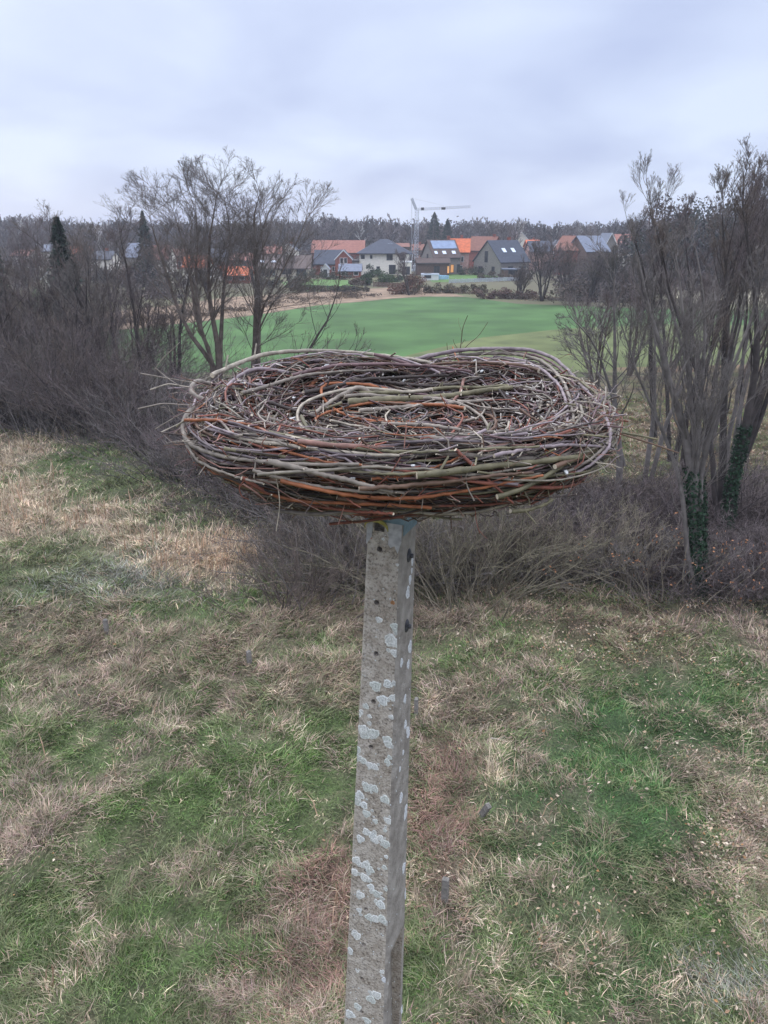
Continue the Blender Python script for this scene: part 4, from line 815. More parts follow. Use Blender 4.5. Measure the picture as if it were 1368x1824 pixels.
# ------------------------------------------------------------------ tower crane
cr_ = at(741, 487, 225); D = 225
crane = thing('tower_crane', (cr_[0], D, 0), 'slender grey tower crane with a long horizontal jib rising over the village', 'crane')
m_steel = mat('pale grey steel', (.42, .45, .50), rough=.5, scale=3, vary=.15)
def lattice(p0, p1, wd, n, r, name):
    g = G(); p0, p1 = np.array(p0, float), np.array(p1, float); ax = nrm(p1 - p0); u_ = nrm(np.cross(ax, [0, 1, .01])) * wd / 2; v_ = np.cross(ax, u_)
    cs = [u_ + v_, u_ - v_, -u_ - v_, -u_ + v_]; L = []
    for c in cs: L.append((p0 + c, p1 + c))
    for i in range(n):
        a0 = p0 + (p1 - p0) * i / n; a1 = p0 + (p1 - p0) * (i + 1) / n
        for k in range(4): L.append((a0 + cs[k], a1 + cs[(k + 1) % 4])); L.append((a0 + cs[k], a0 + cs[(k + 1) % 4]))
    L = np.array(L); tubes(g, L, np.full((len(L), 2), r), 4); return g.build(name, m_steel, crane)
zt = hz(373, D); X_ = lambda u: hx(u, D, 15) - cr_[0]
lattice((0, 0, 1.6), (0, 0, zt), 1.0, 20, .035, 'mast'); lattice((X_(742), 0, zt), (X_(838), 0, hz(368, D)), .6, 26, .028, 'jib')
lattice((X_(741), 0, zt), (X_(733), 0, hz(353, D)), .6, 6, .07, 'tower_peak')
g = G(); tubes(g, np.array([[(X_(733), 0, hz(353, D)), (X_(735), 0, 1.5)], [(X_(733), 0, hz(353, D)), (X_(790), 0, hz(369, D) + .4)], [(-1.6, 0, 1.5), (0, 0, zt * .55)], [(-2.2, 0, 1.5), (-.3, 0, zt * .75)]]), np.array([[.05, .05], [.02, .02], [.09, .09], [.05, .05]]), 4); g.build('stay', m_steel, crane)
g = G(); g.box(-2.2, 2.2, -1.6, 1.6, 0, .5); g.box(-2.6, -1.2, -1, 1, .5, 1.9); g.box(-.9, .9, -.9, .9, .5, 1.6); g.build('base_ballast', m_steel, crane)
g = G(); g.box(X_(750), X_(755), -.4, .4, hz(371, D) - .5, hz(371, D) + .2); g.build('trolley', m_dframe, crane); g = G(); g.box(X_(786), X_(793), -.4, .4, hz(370, D) - .5, hz(370, D) + .1); g.build('jib_joint', m_dframe, crane)

# ------------------------------------------------------------------ small things in the gardens
m_hedge = mat('evergreen leaves', rough=.8, vary=.3, scale=2, attr=True)
def leafmass(g, c, r, n, s, col, rng, zmin=.05):
    """n leaf-sized faces through an uneven volume of lumps"""
    L = 7; cc = np.array(c) + rng.normal(size=(L, 3)) * np.array(r) * .42; rad = rng.uniform(.4, .72, (L, 1)) * np.array(r)
    k = rng.integers(0, L, n); v = nrm(rng.normal(size=(n, 3))) * rng.random((n, 1)) ** .4; p = cc[k] + v * rad[k]; p[:, 2] = np.maximum(p[:, 2], zmin)
    a = nrm(rng.normal(size=(n, 3))); b = nrm(np.cross(a, rng.normal(size=(n, 3)))); ss = s * rng.uniform(.6, 1.4, (n, 1))
    q = np.stack([p - a * ss, p - b * ss * .6, p + a * ss, p + b * ss * .6], 1)
    g.add(q.reshape(-1, 3), np.arange(n * 4).reshape(-1, 4), np.repeat(np.array(col) * rng.uniform(.55, 1.5, (n, 1)), 4, 0))
def shrub(u, v, wpx, hpx, col, label, cat='shrub', name='garden_shrub', group='garden shrubs and hedges in the village', dens=1, dy=1.6):
    x, y = gnd(u, v); k = y / F; a, h = wpx * k / 2, hpx * k; rng = np.random.default_rng(int(u * 7 + v)); n = int(900 * dens * max(1, wpx / 20))
    t = thing(name, (x, y, 0), label, cat, group); g = G(); nl = max(1, int(round(a / max(h * .6, .5))))
    for i in range(nl):
        cx = (i + .5) / nl * 2 * a - a if nl > 1 else 0
        leafmass(g, (cx, 0, h * .5), (a / nl * 1.25, dy, h * .55), n // nl, .16, col, rng)
    g.build('foliage', m_hedge, t, usecol=True)
    g = G(); st = np.array([[(rng.normal() * a * .3, rng.normal() * .3, 0), (rng.normal() * a * .5, rng.normal() * .4, h * .8)] for _ in range(5)]); tubes(g, st, np.full((5, 2), .05) * [[1, .4]], 5); g.build('stem', m_dbrick, t)
GR = (.045, .075, .035); DG = (.030, .048, .026); BR = (.12, .085, .065); RB = (.16, .085, .06)
shrub(664, 494, 24, 18, DG, 'round dark green bush in front of the cream villa wall'); shrub(682, 510, 30, 24, (.06, .09, .04), 'largest pale green rounded bush between villa and field'); shrub(655, 508, 22, 16, GR, 'smaller green bush left of the largest pale green one')
shrub(700, 502, 34, 14, GR, 'low green hedge right of the largest pale green bush', 'hedge', 'garden_hedge'); shrub(575, 498, 90, 14, (.055, .06, .04), 'long dark hedge below the red brick gable', 'hedge', 'garden_hedge', dens=.6)
shrub(640, 508, 34, 12, BR, 'brownish bare hedge left of the green bushes', 'hedge', 'garden_hedge'); shrub(800, 488, 46, 15, (.07, .05, .045), 'dark reddish brown hedge in front of the solar panelled house', 'hedge', 'garden_hedge', dens=.8)
shrub(850, 490, 60, 14, (.05, .06, .035), 'olive hedge below the slate roofed house', 'hedge', 'garden_hedge', dens=.7); shrub(835, 478, 24, 16, DG, 'dark clipped yew between the orange roof and the slate roof')
shrub(900, 500, 90, 12, (.09, .07, .05), 'long brown hedge at the right garden edge', 'hedge', 'garden_hedge', dens=.6); shrub(800, 522, 130, 14, (.10, .085, .05), 'low bramble bank at the far edge of the green field', 'hedge', 'bramble_bank', dens=.6)
shrub(900, 532, 100, 14, (.12, .075, .06), 'reddish bramble bank below the round bare tree', 'hedge', 'bramble_bank', dens=.6); shrub(590, 520, 130, 10, (.085, .075, .05), 'thin brown bank along the lawn beyond the field', 'hedge', 'bramble_bank', dens=.5)
shrub(500, 512, 90, 18, (.05, .045, .035), 'dark bank of brambles left of the lawn', 'hedge', 'bramble_bank', dens=.7); shrub(730, 524, 40, 36, RB, 'russet brown bush at the field edge below the crane', dens=1.0)
shrub(230, 520, 120, 36, (.055, .045, .045), 'tall dark hedge under the pale blue grey roof', 'hedge', 'garden_hedge', dens=.9); shrub(1000, 500, 120, 40, (.075, .058, .055), 'tall purplish brown thicket below the brick house on the right', 'hedge', 'thicket', dens=1)
shrub(1120, 520, 160, 44, (.070, .055, .050), 'wide brown thicket between village and right hand trees', 'hedge', 'thicket', dens=1)
g = G(); rngp = np.random.default_rng(5)
x, y = gnd(785, 497); t = thing('paddling_pool', (x, y, 0), 'round light blue paddling pool on the lawn below the orange roof', 'pool')
bm = bmesh.new(); bmesh.ops.create_cone(bm, cap_ends=False, segments=28, radius1=2.0, radius2=2.0, depth=.8, matrix=Matrix.Translation((0, 0, .4))); me = bpy.data.meshes.new('pool_wall'); bm.to_mesh(me); bm.free(); me.materials.append(mat('light blue plastic', (.30, .48, .62), rough=.4, scale=2, vary=.1)); o = bpy.data.objects.new('pool_wall', me); C.objects.link(o); o.parent = t
bm = bmesh.new(); bmesh.ops.create_circle(bm, cap_ends=True, segments=28, radius=1.98, matrix=Matrix.Translation((0, 0, .72))); me = bpy.data.meshes.new('pool_water'); bm.to_mesh(me); bm.free(); me.materials.append(mat('pool water', (.35, .6, .7), rough=.05, spec=.6)); o = bpy.data.objects.new('pool_water', me); C.objects.link(o); o.parent = t
def garden_fence(a, b, h, n, label, m):
    x0, y0 = gnd(*a); x1, y1 = gnd(*b); t = thing('garden_fence', (x0, y0, 0), label, 'fence'); dx, dy = x1 - x0, y1 - y0; L = math.hypot(dx, dy)
    for i in range(n + 1):
        g = G(); g.box(-.05, .05, -.05, .05, 0, h + .1); p = g.build('post', m, t); p.location = (dx * i / n, dy * i / n, 0)
    g = G(); nx_, ny_ = -dy / L * .02, dx / L * .02
    for k in range(4):
        z0 = .12 + k * (h - .1) / 4; z1 = z0 + (h - .1) / 4 - .06; V = [(0, 0, z0), (dx, dy, z0), (dx, dy, z1), (0, 0, z1)]; W_ = [(a_ + nx_, b_ + ny_, c_) for a_, b_, c_ in V]
        g.add(V + W_, [(0, 1, 2, 3), (7, 6, 5, 4), (0, 4, 5, 1), (1, 5, 6, 2), (2, 6, 7, 3), (3, 7, 4, 0)])
    g.build('rail', m, t)
garden_fence((520, 517), (632, 521), 1.1, 12, 'dark low garden fence along the lawn beyond the field', m_dframe)
garden_fence((800, 505), (930, 500), .9, 12, 'pale grey garden fence right of the paddling pool', m_steel)
garden_fence((665, 511), (735, 514), 1.0, 8, 'brown board fence in front of the green bushes', m_dbrick)

# ------------------------------------------------------------------ short concrete stakes standing in the meadow
m_stake = mat('grey stake', (.20, .185, .165), rough=.9, scale=12, vary=.25, bump=.5)
SP = [(191, 1130, 30, 0, 'leftmost short grey stake in the brown grass'), (445, 1190, 26, 0, 'short grey stake in the grass halfway between the left edge and the pole'), (741, 1276, 36, .05, 'grey stake right behind the concrete pole'),
      (853, 1452, 24, -.45, 'leaning grey stake on the pale grass right of the pole'), (792, 1612, 36, .0, 'nearest grey stake, low to the right of the pole')]
for i, (u, v, hp_, ln_, lab) in enumerate(SP):
    x, y = gnd(u, v, .25); t = thing('stake', (x, y, float(gh(x, y)) - .1), lab, 'stake', 'grey stakes in the meadow', rot=i * .7); t.rotation_euler = (0, ln_, i * .7)
    h = .62 if i != 1 else .5; g = G(); w2 = .055
    g.box(-w2, w2, -w2 * .8, w2 * .8, 0, h); g.add([(-w2, -w2 * .8, h + .002), (w2, -w2 * .8, h + .002), (w2, w2 * .8, h + .002), (-w2, w2 * .8, h + .002), (0, 0, h + .05)], [(0, 1, 4), (1, 2, 4), (2, 3, 4), (3, 0, 4)])
    g.build('post', m_stake, t)
    for k in range(2):
        g = G(); tubes(g, np.array([[(-w2 - .012, 0, h - .12 - .2 * k), (w2 + .012, 0, h - .12 - .2 * k)]]), np.array([[.007, .007]]), 6); g.build('wire_pin', m_iron, t)
x, y = gnd(893, 1318, .3); g = G(); tubes(g, resample([(x - .22, y + .06, .30), (x, y, .30), (x + .18, y - .06, .26)], 10)[None], np.linspace(.022, .014, 10)[None], 8, (.40, .36, .32), cap=CUT)
P2, R2 = spawn(resample([(x - .22, y + .06, .30), (x, y, .30), (x + .18, y - .06, .26)], 10)[None], np.linspace(.022, .014, 10)[None], 4, np.random.default_rng(2), lr=(.2, .5), up=.1, K=5); tubes(g, P2, R2, 5, (.36, .32, .28))
tag(g.build('fallen_branch', m_rod, smooth=True, usecol=True), 'pale dead branch lying in the grass right of the pole', 'branch')
# ================================================================== TREES
m_bark = mat('tree bark', rough=.9, vary=.3, scale=3, attr=True, bump=.6, bscale=12, dist=.03)
m_twig = mat('twig bark', rough=.85, vary=.2, scale=1.5, attr=True)
m_leaf = mat('dead leaf', rough=.8, vary=.25, scale=4, attr=True)
def stems_from(base, specs, K=12):
    """specs: list of control-point lists (relative metres) and base radius"""
    out = []
    for pts, r in specs: P = resample(np.array(pts, float) + base, K, 1); out.append((P, r))
    return out
def grow(seed, h, nst=1, lean=.1, spread=.25, r0=.2, L1=12, L2=8, L3=6, up=.25, ang=(.45, 1.0), t1=(.25, .98), lr1=(.3, .55), wand=.09, twig=.006, k3=4, fine=1, stems=None, droop=0, ang2=(.3, .75), l2r=(.35, .65), l3r=(.3, .6)):
    rng = np.random.default_rng(seed); S = []; Rr = []; K = 12
    if stems is not None:
        for pts, r in stems:
            P = resample(np.array(pts, float), K, 1); P[1:] += np.cumsum(rng.normal(size=(K - 1, 3)) * .03, 0); S.append(P); Rr.append(r * np.linspace(1, .0, K) ** .8 * .95 + .012)
    else:
        for i in range(nst):
            a = rng.uniform(0, 6.28); tilt = rng.uniform(.3, 1) * spread if nst > 1 else lean * rng.uniform(.2, 1)
            d = nrm(np.array([math.cos(a) * tilt, math.sin(a) * tilt, 1])); p = np.array([math.cos(a), math.sin(a), 0]) * (r0 * .8 if nst > 1 else 0); Ps = [p.copy()]; hh = h * rng.uniform(.8, 1.02) if nst > 1 else h
            for s_ in range(K - 1): d = nrm(d + rng.normal(size=3) * wand * .6 + [0, 0, .05]); p = p + d * hh / (K - 1); Ps.append(p.copy())
            S.append(np.array(Ps)); Rr.append(r0 * rng.uniform(.65, 1) * np.linspace(1, .0, K) ** .8 * .95 + .012)
    P0, R0 = np.array(S), np.array(Rr)
    P1, R1 = spawn(P0, R0, L1, rng, t=t1, ang=ang, lr=lr1, rr=.36, up=up, wand=wand, K=8, minr=twig * 2, droop=droop)
    P2, R2 = spawn(P1, R1, L2, rng, t=(.2, 1), ang=ang2, lr=l2r, rr=.5, up=up * .7, wand=wand * .9, K=6, minr=twig * 1.3, droop=droop)
    lv = [(P0, R0, 8), (P1, R1, 5), (P2, R2, 4)]
    if L3:
        P3, R3 = spawn(P2, R2, L3, rng, t=(.15, 1), ang=ang2, lr=l3r, rr=.55, up=up * .5, wand=wand, K=k3, minr=twig, taper=.5, droop=droop); lv.append((P3, R3, 3))
        if fine > 1:
            P4, R4 = spawn(P3, R3, fine, rng, t=(.2, 1), ang=(.4, .9), lr=(.45, .9), rr=.8, up=up * .4, wand=.07, K=3, minr=twig * .8, taper=.6); lv.append((P4, R4, 3))
    return lv, rng
BK = dict(dark=(.055, .046, .043), brown=(.125, .098, .082), grey=(.145, .128, .118), pale=(.21, .18, .13), purple=(.14, .112, .110), olive=(.135, .120, .080), birch=(.42, .40, .38))
def tree(name, x, y, label, cat, group, seed, bark='dark', twigc='purple', rot=0, scale=1, leaves=0, z=None, ivy=0, top=None, **k):
    lv, rng = grow(seed, **k)
    zm = max(np.percentile(P[..., 2], 99.9) for P, _, _ in lv)
    if top is None and k.get('stems') is None: top = k['h']
    if top is not None:
        for P, _, _ in lv: q = P[..., 2]; P[..., 2] = np.where(q > 0, q * (1 - (1 - top / zm) * np.clip(q / zm, 0, 1)), q)
    t = thing(name, (x, y, (float(gh(x, y)) if y < 60 and abs(x) < 45 else 0) - .05 if z is None else z), label, cat, group, rot); t.scale = (scale,) * 3
    g = G(); tubes(g, lv[0][0], lv[0][1], 8, BK[bark]); g.build('trunk', m_bark, t, smooth=True, usecol=True)
    g = G(); n1 = len(lv)
    for i, (P, Rr, sd_) in enumerate(lv[1:]):
        c = np.array(BK[bark]) * (1 - i / 2) + np.array(BK[twigc]) * (i / 2) if i < 2 else np.array(BK[twigc]); tubes(g, P, Rr, sd_, c * rng.uniform(.75, 1.3, (len(P), 1)))
    g.build('crown', m_twig, t, smooth=False, usecol=True)
    if leaves:
        P = lv[-1][0]; idx = rng.integers(0, len(P), leaves); p = P[idx, -1]; a = nrm(rng.normal(size=(leaves, 3))); b = nrm(np.cross(a, rng.normal(size=(leaves, 3)))); s = .045
        g = G(); g.add(np.stack([p, p + a * s + b * s * .5, p + a * s * 2, p + a * s - b * s * .5], 1).reshape(-1, 3), np.arange(leaves * 4).reshape(-1, 4), np.repeat(np.array((.40, .17, .08)) * rng.uniform(.6, 1.3, (leaves, 1)), 4, 0)); g.build('dead_leaves', m_leaf, t, usecol=True)
    if ivy:
        g = G(); 
        for P, Rr in zip(lv[0][0][:ivy], lv[0][1][:ivy]):
            n = 2600; q = rng.random(n) ** 1.3 * .36; i = np.minimum((q * 11).astype(int), 10); fr = (q * 11 - i)[:, None]; c = P[i] * (1 - fr) + P[i + 1] * fr; v = nrm(rng.normal(size=(n, 3)) * [1, 1, .3]); p = c + v * (Rr[i][:, None] + rng.uniform(0, .13, (n, 1)))
            a = nrm(rng.normal(size=(n, 3))); b = nrm(np.cross(a, v)); s = .045; g.add(np.stack([p - a * s, p - b * s, p + a * s, p + b * s], 1).reshape(-1, 3), np.arange(n * 4).reshape(-1, 4), np.repeat(np.array((.018, .040, .020)) * rng.uniform(.5, 1.6, (n, 1)), 4, 0))
        g.build('ivy', m_hedge, t, usecol=True)
    return t
def copy_thing(src, x, y, label, rot, scale):
    c = src.copy(); C.objects.link(c); c.location = (x, y, src.location.z); c.rotation_euler = (0, 0, rot); c.scale = (scale,) * 3; c['label'] = label
    for ch in [o for o in bpy.data.objects if o.parent == src]:
        d = ch.copy(); C.objects.link(d); d.parent = c
    return c
GL, GR_ = 'bare trees of the left hand row', 'bare trees of the right hand row'
def lp(u, v, D, x0, y0):       # where a seen point of a limb is, relative to the tree's foot
    p = at(u, v, D); return (p[0] - x0, D - y0, p[2])
# --- left: the two tall ones
def at_tree(u, D): p = at(u, 500, D); return p[0]
D = 42; x0 = hx(388, D, 0); f = lambda u, v, dd=0: lp(u, v, D + dd, x0, D)
tree('alder_tree', x0, D, 'tallest bare tree on the left, its crown rounded against the sky', 'tree', GL, 101, bark='brown', twigc='grey', h=14.5, top=hz(277, 42), L1=17, L2=11, L3=7, fine=2, up=.12, lr1=(.24, .46), twig=.0068, t1=(.36, 1), r0=.3,
     stems=[([(0, 0, 0), f(390, 640), f(372, 520), f(372, 400), f(385, 300)], .20), ([(-.2, .1, 0), f(380, 650), f(345, 560, -1), f(330, 440, -1), f(300, 330, -1)], .15), ([(.1, .2, 0), f(395, 600), f(400, 480, 1), f(415, 380, 1), f(400, 300, 1)], .16),
            ([(-.3, -.2, 0), f(395, 660), f(335, 600), f(300, 480, .5), f(268, 350, .5)], .17), ([(-.3, -.2, 0), f(385, 655), f(360, 600, -1), f(345, 500, -1), f(350, 380, -1), f(345, 310, -1)], .14)])
x1 = hx(455, D + 1, 0); f = lambda u, v, dd=0: lp(u, v, D + 1 + dd, x1, D + 1)
tree('alder_tree', x1, D + 1, 'bare tree with a straight twin trunk right of the tallest left tree', 'tree', GL, 102, bark='brown', twigc='grey', h=14, top=hz(290, 43), L1=16, L2=11, L3=7, fine=2, up=.12, lr1=(.22, .46), twig=.0068, t1=(.38, 1),
     stems=[([(0, 0, 0), f(452, 620), f(455, 500), f(448, 430), f(440, 360), f(455, 295)], .22), ([(.25, .1, 0), f(462, 620), f(470, 530, .6), f(460, 420, .6), f(490, 330, .6)], .15), ([(.2, .1, 0), f(462, 560), f(500, 480, -.5), f(530, 420, -.5), f(552, 355, -.5)], .10),
            ([(0, 0, 0), f(455, 600), f(490, 520, -1), f(520, 490, -1)], .09)])
tree('alder_tree', hx(600, 38, 0), 38, 'low crooked bare tree rising just behind the nest, left of its middle', 'tree', GL, 103, bark='dark', twigc='brown', h=8.5, L1=9, L2=6, L3=5, up=.15, lr1=(.25, .45), twig=.007,
     stems=[([(-3, 0, 0), (-2.6, 0, 3.5), (-1.2, 0, 5.6), (-.2, 0, 7.0), (.2, 0, 8.4)], .13), ([(-3, 0, 0), (-2.5, .2, 3), (-1, .3, 4.5), (1.2, .3, 5.2)], .10)])
# other trees of the left row
LT = [(268, 44, 12.5, 'slim bare tree whose trunk stands left of the tallest tree'), (215, 46, 12.4, 'bare tree with fine upright twigs left of the slim one'), (160, 45, 10.5, 'medium bare tree below the skyline in the left row'),
      (112, 47, 10.0, 'bare tree with two forked trunks near the left side'), (60, 44, 9.8, 'bushy bare tree second from the left edge'), (10, 43, 10.2, 'dense bare tree at the left edge'), (-45, 44, 11, 'bare tree cut by the left edge'),
      (318, 46, 11.5, 'bare tree with thin trunk close behind the tallest tree'), (185, 60, 12.0, 'further bare tree behind the left row, over the white house'), (95, 66, 12.5, 'further bare tree behind the left row near the edge'), (30, 62, 11.5, 'further bare tree behind the left row at the very edge')]
for i, (u, D, h, lab) in enumerate(LT):
    tree('bare_tree', hx(u, D, 0), D, lab, 'tree', GL, 120 + i, bark='dark', twigc=['purple', 'brown', 'grey'][i % 3], nst=[1, 2, 3, 2, 3, 4, 3, 1, 3, 2, 3][i], h=h, r0=.17, spread=.3, L1=[14, 13, 10, 12, 9, 8, 8, 14, 10, 12, 9][i], L2=9, L3=7, fine=2, up=.18, lr1=(.25, .5), twig=.0065, t1=(.2, 1))
LM = [(20, 50, 8.6, 'rounded twiggy bush tree low at the left edge'), (80, 49, 8.2, 'rounded twiggy bush tree below the forked trunks'), (140, 50, 8.8, 'rounded twiggy bush tree in the middle of the left row'), (200, 49, 8.0, 'rounded twiggy bush tree right of the middle of the left row'), (255, 51, 7.6, 'rounded twiggy bush tree under the slim bare tree'), (310, 50, 6.4, 'low twiggy bush tree left of the tallest tree')]
for i, (u, D, h, lab) in enumerate(LM):
    tree('bushy_tree', hx(u, D, 0), D, lab, 'tree', 'bushy trees of the left hand row', 160 + i, bark='dark', twigc=['grey', 'purple', 'brown'][i % 3], nst=6, h=h, r0=.10, spread=.55, L1=11, L2=9, L3=7, up=.12, lr1=(.3, .55), twig=.008, t1=(.08, 1), ang=(.5, 1.1))
# ivy-dark dense one and conifers
GC = 'dark conifers near the village'
def conifer(u, vt, vb, D, wpx, label, seed):
    rng = np.random.default_rng(seed); x = hx(u, D, 0); h = hz(vt, D); k = D / F; a = wpx * k / 2; t = thing('conifer', (x, D, 0), label, 'conifer', GC)
    g = G(); tubes(g, np.array([[(0, 0, 0), (0.1, 0, h * .5), (0, 0, h * .97)]]), np.array([[.25, .18, .04]]), 8, BK['dark']); g.build('trunk', m_bark, t, usecol=True)
    n = 5200; q = rng.random(n) ** .75; lay = np.floor(q * 13) / 13; z = h * (.06 + .94 * q); rad = a * (1 - q) ** .75 * (1.0 - .45 * (q * 13 - lay * 13)) * (1 + .35 * (vn(lay * 31, rng.integers(0, 9, n) * 3.3, 1, 2) - .5)); th = rng.uniform(0, 6.28, n); rr = rad * np.sqrt(rng.uniform(.15, 1, n)) * (1 + .22 * np.sin(th * 5 + lay * 40)); p = np.stack([np.cos(th) * rr, np.sin(th) * rr, z - rr * .15], -1)
    A = nrm(np.stack([np.cos(th), np.sin(th), -.25 + 0 * th], -1) + rng.normal(size=(n, 3)) * .4); B = nrm(np.cross(A, rng.normal(size=(n, 3)))); s = rng.uniform(.12, .3, (n, 1)); w_ = .4
    g = G(); g.add(np.stack([p - A * s, p - B * s * w_, p + A * s, p + B * s * w_], 1).reshape(-1, 3), np.arange(n * 4).reshape(-1, 4), np.repeat(np.array((.022, .036, .026)) * rng.uniform(.5, 1.7, (n, 1)), 4, 0)); g.build('crown', m_hedge, t, usecol=True)
conifer(772, 378, 430, 262, 64, 'broad dark conifer behind the village right of the crane', 1); conifer(20, 392, 430, 70, 60, 'dark conifer at the left edge of the skyline', 2); conifer(268, 376, 430, 150, 50, 'dark conifer top seen through the tallest left tree', 3); conifer(795, 390, 430, 268, 46, 'smaller dark conifer touching the broad one on its right', 4)
conifer(142, 388, 430, 58, 110, 'broad ivy green tree mass below the skyline on the left', 5)
# --- right hand row
D = 23; x0, y0 = gnd(1240, 1080); f = lambda u, v, dd=0: lp(u, v, y0 + dd, x0, y0)
tree('alder_tree', x0, y0, 'ivy clad bare tree standing nearest on the right, several stems fanning up', 'tree', GR_, 201, bark='grey', twigc='grey', ivy=2, top=hz(400, 21), h=12, L1=14, L2=9, L3=7, fine=2, up=.38, lr1=(.14, .32), twig=.005, t1=(.25, 1), ang=(.3, .75),
     stems=[([(0, 0, 0), f(1235, 900), f(1222, 760), f(1190, 600), f(1165, 440), f(1150, 330)], .17), ([(.2, .1, 0), f(1255, 900), f(1245, 740, .5), f(1232, 560, .5), f(1225, 400, .5), f(1215, 310, .5)], .115), ([(.1, -.1, 0), f(1250, 850), f(1290, 700, -.3), f(1335, 560, -.3), f(1360, 420, -.3)], .11),
            ([(-.1, -.1, 0), f(1215, 850), f(1180, 740, .4), f(1140, 620, .4), f(1120, 520, .4)], .08), ([(.0, .2, 0), f(1240, 800), f(1262, 620, 1), f(1270, 450, 1), f(1262, 300, 1)], .10)])
x0, y0 = gnd(1285, 985); f = lambda u, v, dd=0: lp(u, v, y0 + dd, x0, y0)
tree('alder_tree', x0, y0, 'dark ivy tree leaning right, just behind the nearest right hand tree', 'tree', GR_, 202, bark='dark', twigc='brown', ivy=1, top=hz(290, 26), h=13, L1=14, L2=9, L3=7, fine=2, up=.38, lr1=(.14, .32), twig=.005, t1=(.25, 1), ang=(.3, .75),
     stems=[([(0, 0, 0), f(1300, 850), f(1330, 740), f(1345, 600), f(1340, 420), f(1330, 290)], .18), ([(0, .1, 0), f(1290, 800, .5), f(1292, 640, .5), f(1300, 450, .5), f(1300, 300, .5)], .16), ([(.2, 0, 0), f(1320, 780, 1), f(1370, 640, 1), f(1390, 450, 1)], .15), ([(0, 0, 0), f(1270, 820, .3), f(1250, 680, .3), f(1200, 500, .3), f(1185, 350, .3)], .11)])
x0, y0 = gnd(1100, 925); f = lambda u, v, dd=0: lp(u, v, y0 + dd, x0, y0)
tree('bare_tree', x0, y0, 'slim straight bare tree right of the nest with a low spreading left crown', 'tree', GR_, 203, bark='grey', twigc='grey', h=8, L1=12, L2=9, L3=7, up=.05, lr1=(.2, .42), twig=.007, t1=(.3, .98), ang=(.6, 1.2),
     stems=[([(0, 0, 0), f(1100, 850), f(1092, 720), f(1086, 600), f(1090, 500)], .15), ([(0, 0, 2), f(1095, 740), f(1060, 620, -.5), f(1010, 575, -.5)], .08)])
RT = [(1150, 31, 9.0, 2, 'many stemmed bare tree between slim tree and ivy tree'), (1195, 35, 13.3, 3, 'tall bare tree with upswept twigs left in the right hand group'), (1255, 37, 14.6, 4, 'tall bare tree with a dense brush of upswept twigs'), (1320, 36, 14.8, 4, 'tallest upswept bare tree of the right hand group'),
      (1375, 34, 14.6, 4, 'upswept bare tree cut by the right edge'), (1168, 40, 12.6, 2, 'outermost tall bare tree at the left end of the right group'), (1420, 30, 13, 3, 'bare tree just beyond the right edge, twigs reaching in'), (1215, 33, 14.0, 3, 'upswept bare tree between the two tall brushes of twigs'), (1290, 33, 14.2, 3, 'upswept bare tree left of the tallest one on the right')]
for i, (u, D, h, ns_, lab) in enumerate(RT):
    tree('bare_tree', hx(u, D, 0), D, lab, 'tree', GR_, 220 + i, bark='dark' if i % 2 else 'grey', twigc=['grey', 'purple', 'grey'][i % 3], nst=ns_, h=h, r0=.125, spread=.26, L1=14, L2=9, L3=8, fine=3, up=.36, lr1=(.14, .32), twig=.006, t1=(.42, 1), ang=(.3, .8), wand=.09)
# bushy trees between, seen over the nest's right side
for i, (u, D, h, lab) in enumerate([(1060, 52, 7.2, 'brownish bushy tree behind the right end of the nest'), (1120, 60, 8.8, 'bushy bare tree under the right hand group, further back'), (1185, 56, 8.6, 'second bushy bare tree under the right hand group'), (1250, 62, 9.5, 'bushy bare tree before the pale stubble'), (1320, 58, 9.0, 'bushy bare tree at the right, before the pale stubble')]):
    tree('bushy_tree', hx(u, D, 0), D, lab, 'tree', 'bushy trees beyond the right hand row', 240 + i, bark='brown', twigc='purple', nst=5, h=h, r0=.12, spread=.45, L1=10, L2=8, L3=7, up=.25, lr1=(.3, .5), twig=.011, t1=(.1, .98))
# --- round bare tree and others at the far edge of the field
GM = 'bare trees at the village edge'
pm = [(965, 540, 128, 418, 'round bare tree standing at the far edge of the green field', 5), (1010, 535, 132, 428, 'bare tree directly right of the round one', 4), (1045, 540, 120, 440, 'lower bushy bare tree at the field edge, second right of the round one', 5), (925, 535, 136, 470, 'low bare bush tree left of the round one', 5), (730, 525, 140, 442, 'thin young bare tree under the crane', 2),
      (1090, 545, 118, 430, 'wide bare tree at the field edge before the blue grey roof', 5), (1145, 548, 112, 436, 'bare tree at the right end of the green field', 5), (520, 520, 150, 415, 'bare tree between the twin trunk and the pink roof', 3), (455, 505, 158, 405, 'bare tree behind the twin trunk by the bungalow', 3), (300, 520, 150, 408, 'bare tree in front of the rose coloured roof', 4), (200, 520, 140, 400, 'bare tree by the pale blue grey roof', 4), (130, 530, 120, 396, 'bare tree right of the leftmost cottage', 4), (45, 530, 120, 400, 'bare tree left of the leftmost cottage', 4), (370, 515, 152, 410, 'bare tree before the dark roofed house', 3)]
for i, (u, vb, D, vt, lab, ns_) in enumerate(pm):
    h = hz(vt, D); tree('bare_tree', hx(u, D, 0), D, lab, 'tree', GM, 300 + i, bark='dark', twigc=['purple', 'brown'][i % 2], nst=ns_, h=h, r0=.2, spread=.42, L1=12, L2=9, L3=8, up=.2, lr1=(.35, .6), twig=.017, t1=(.15, .98))
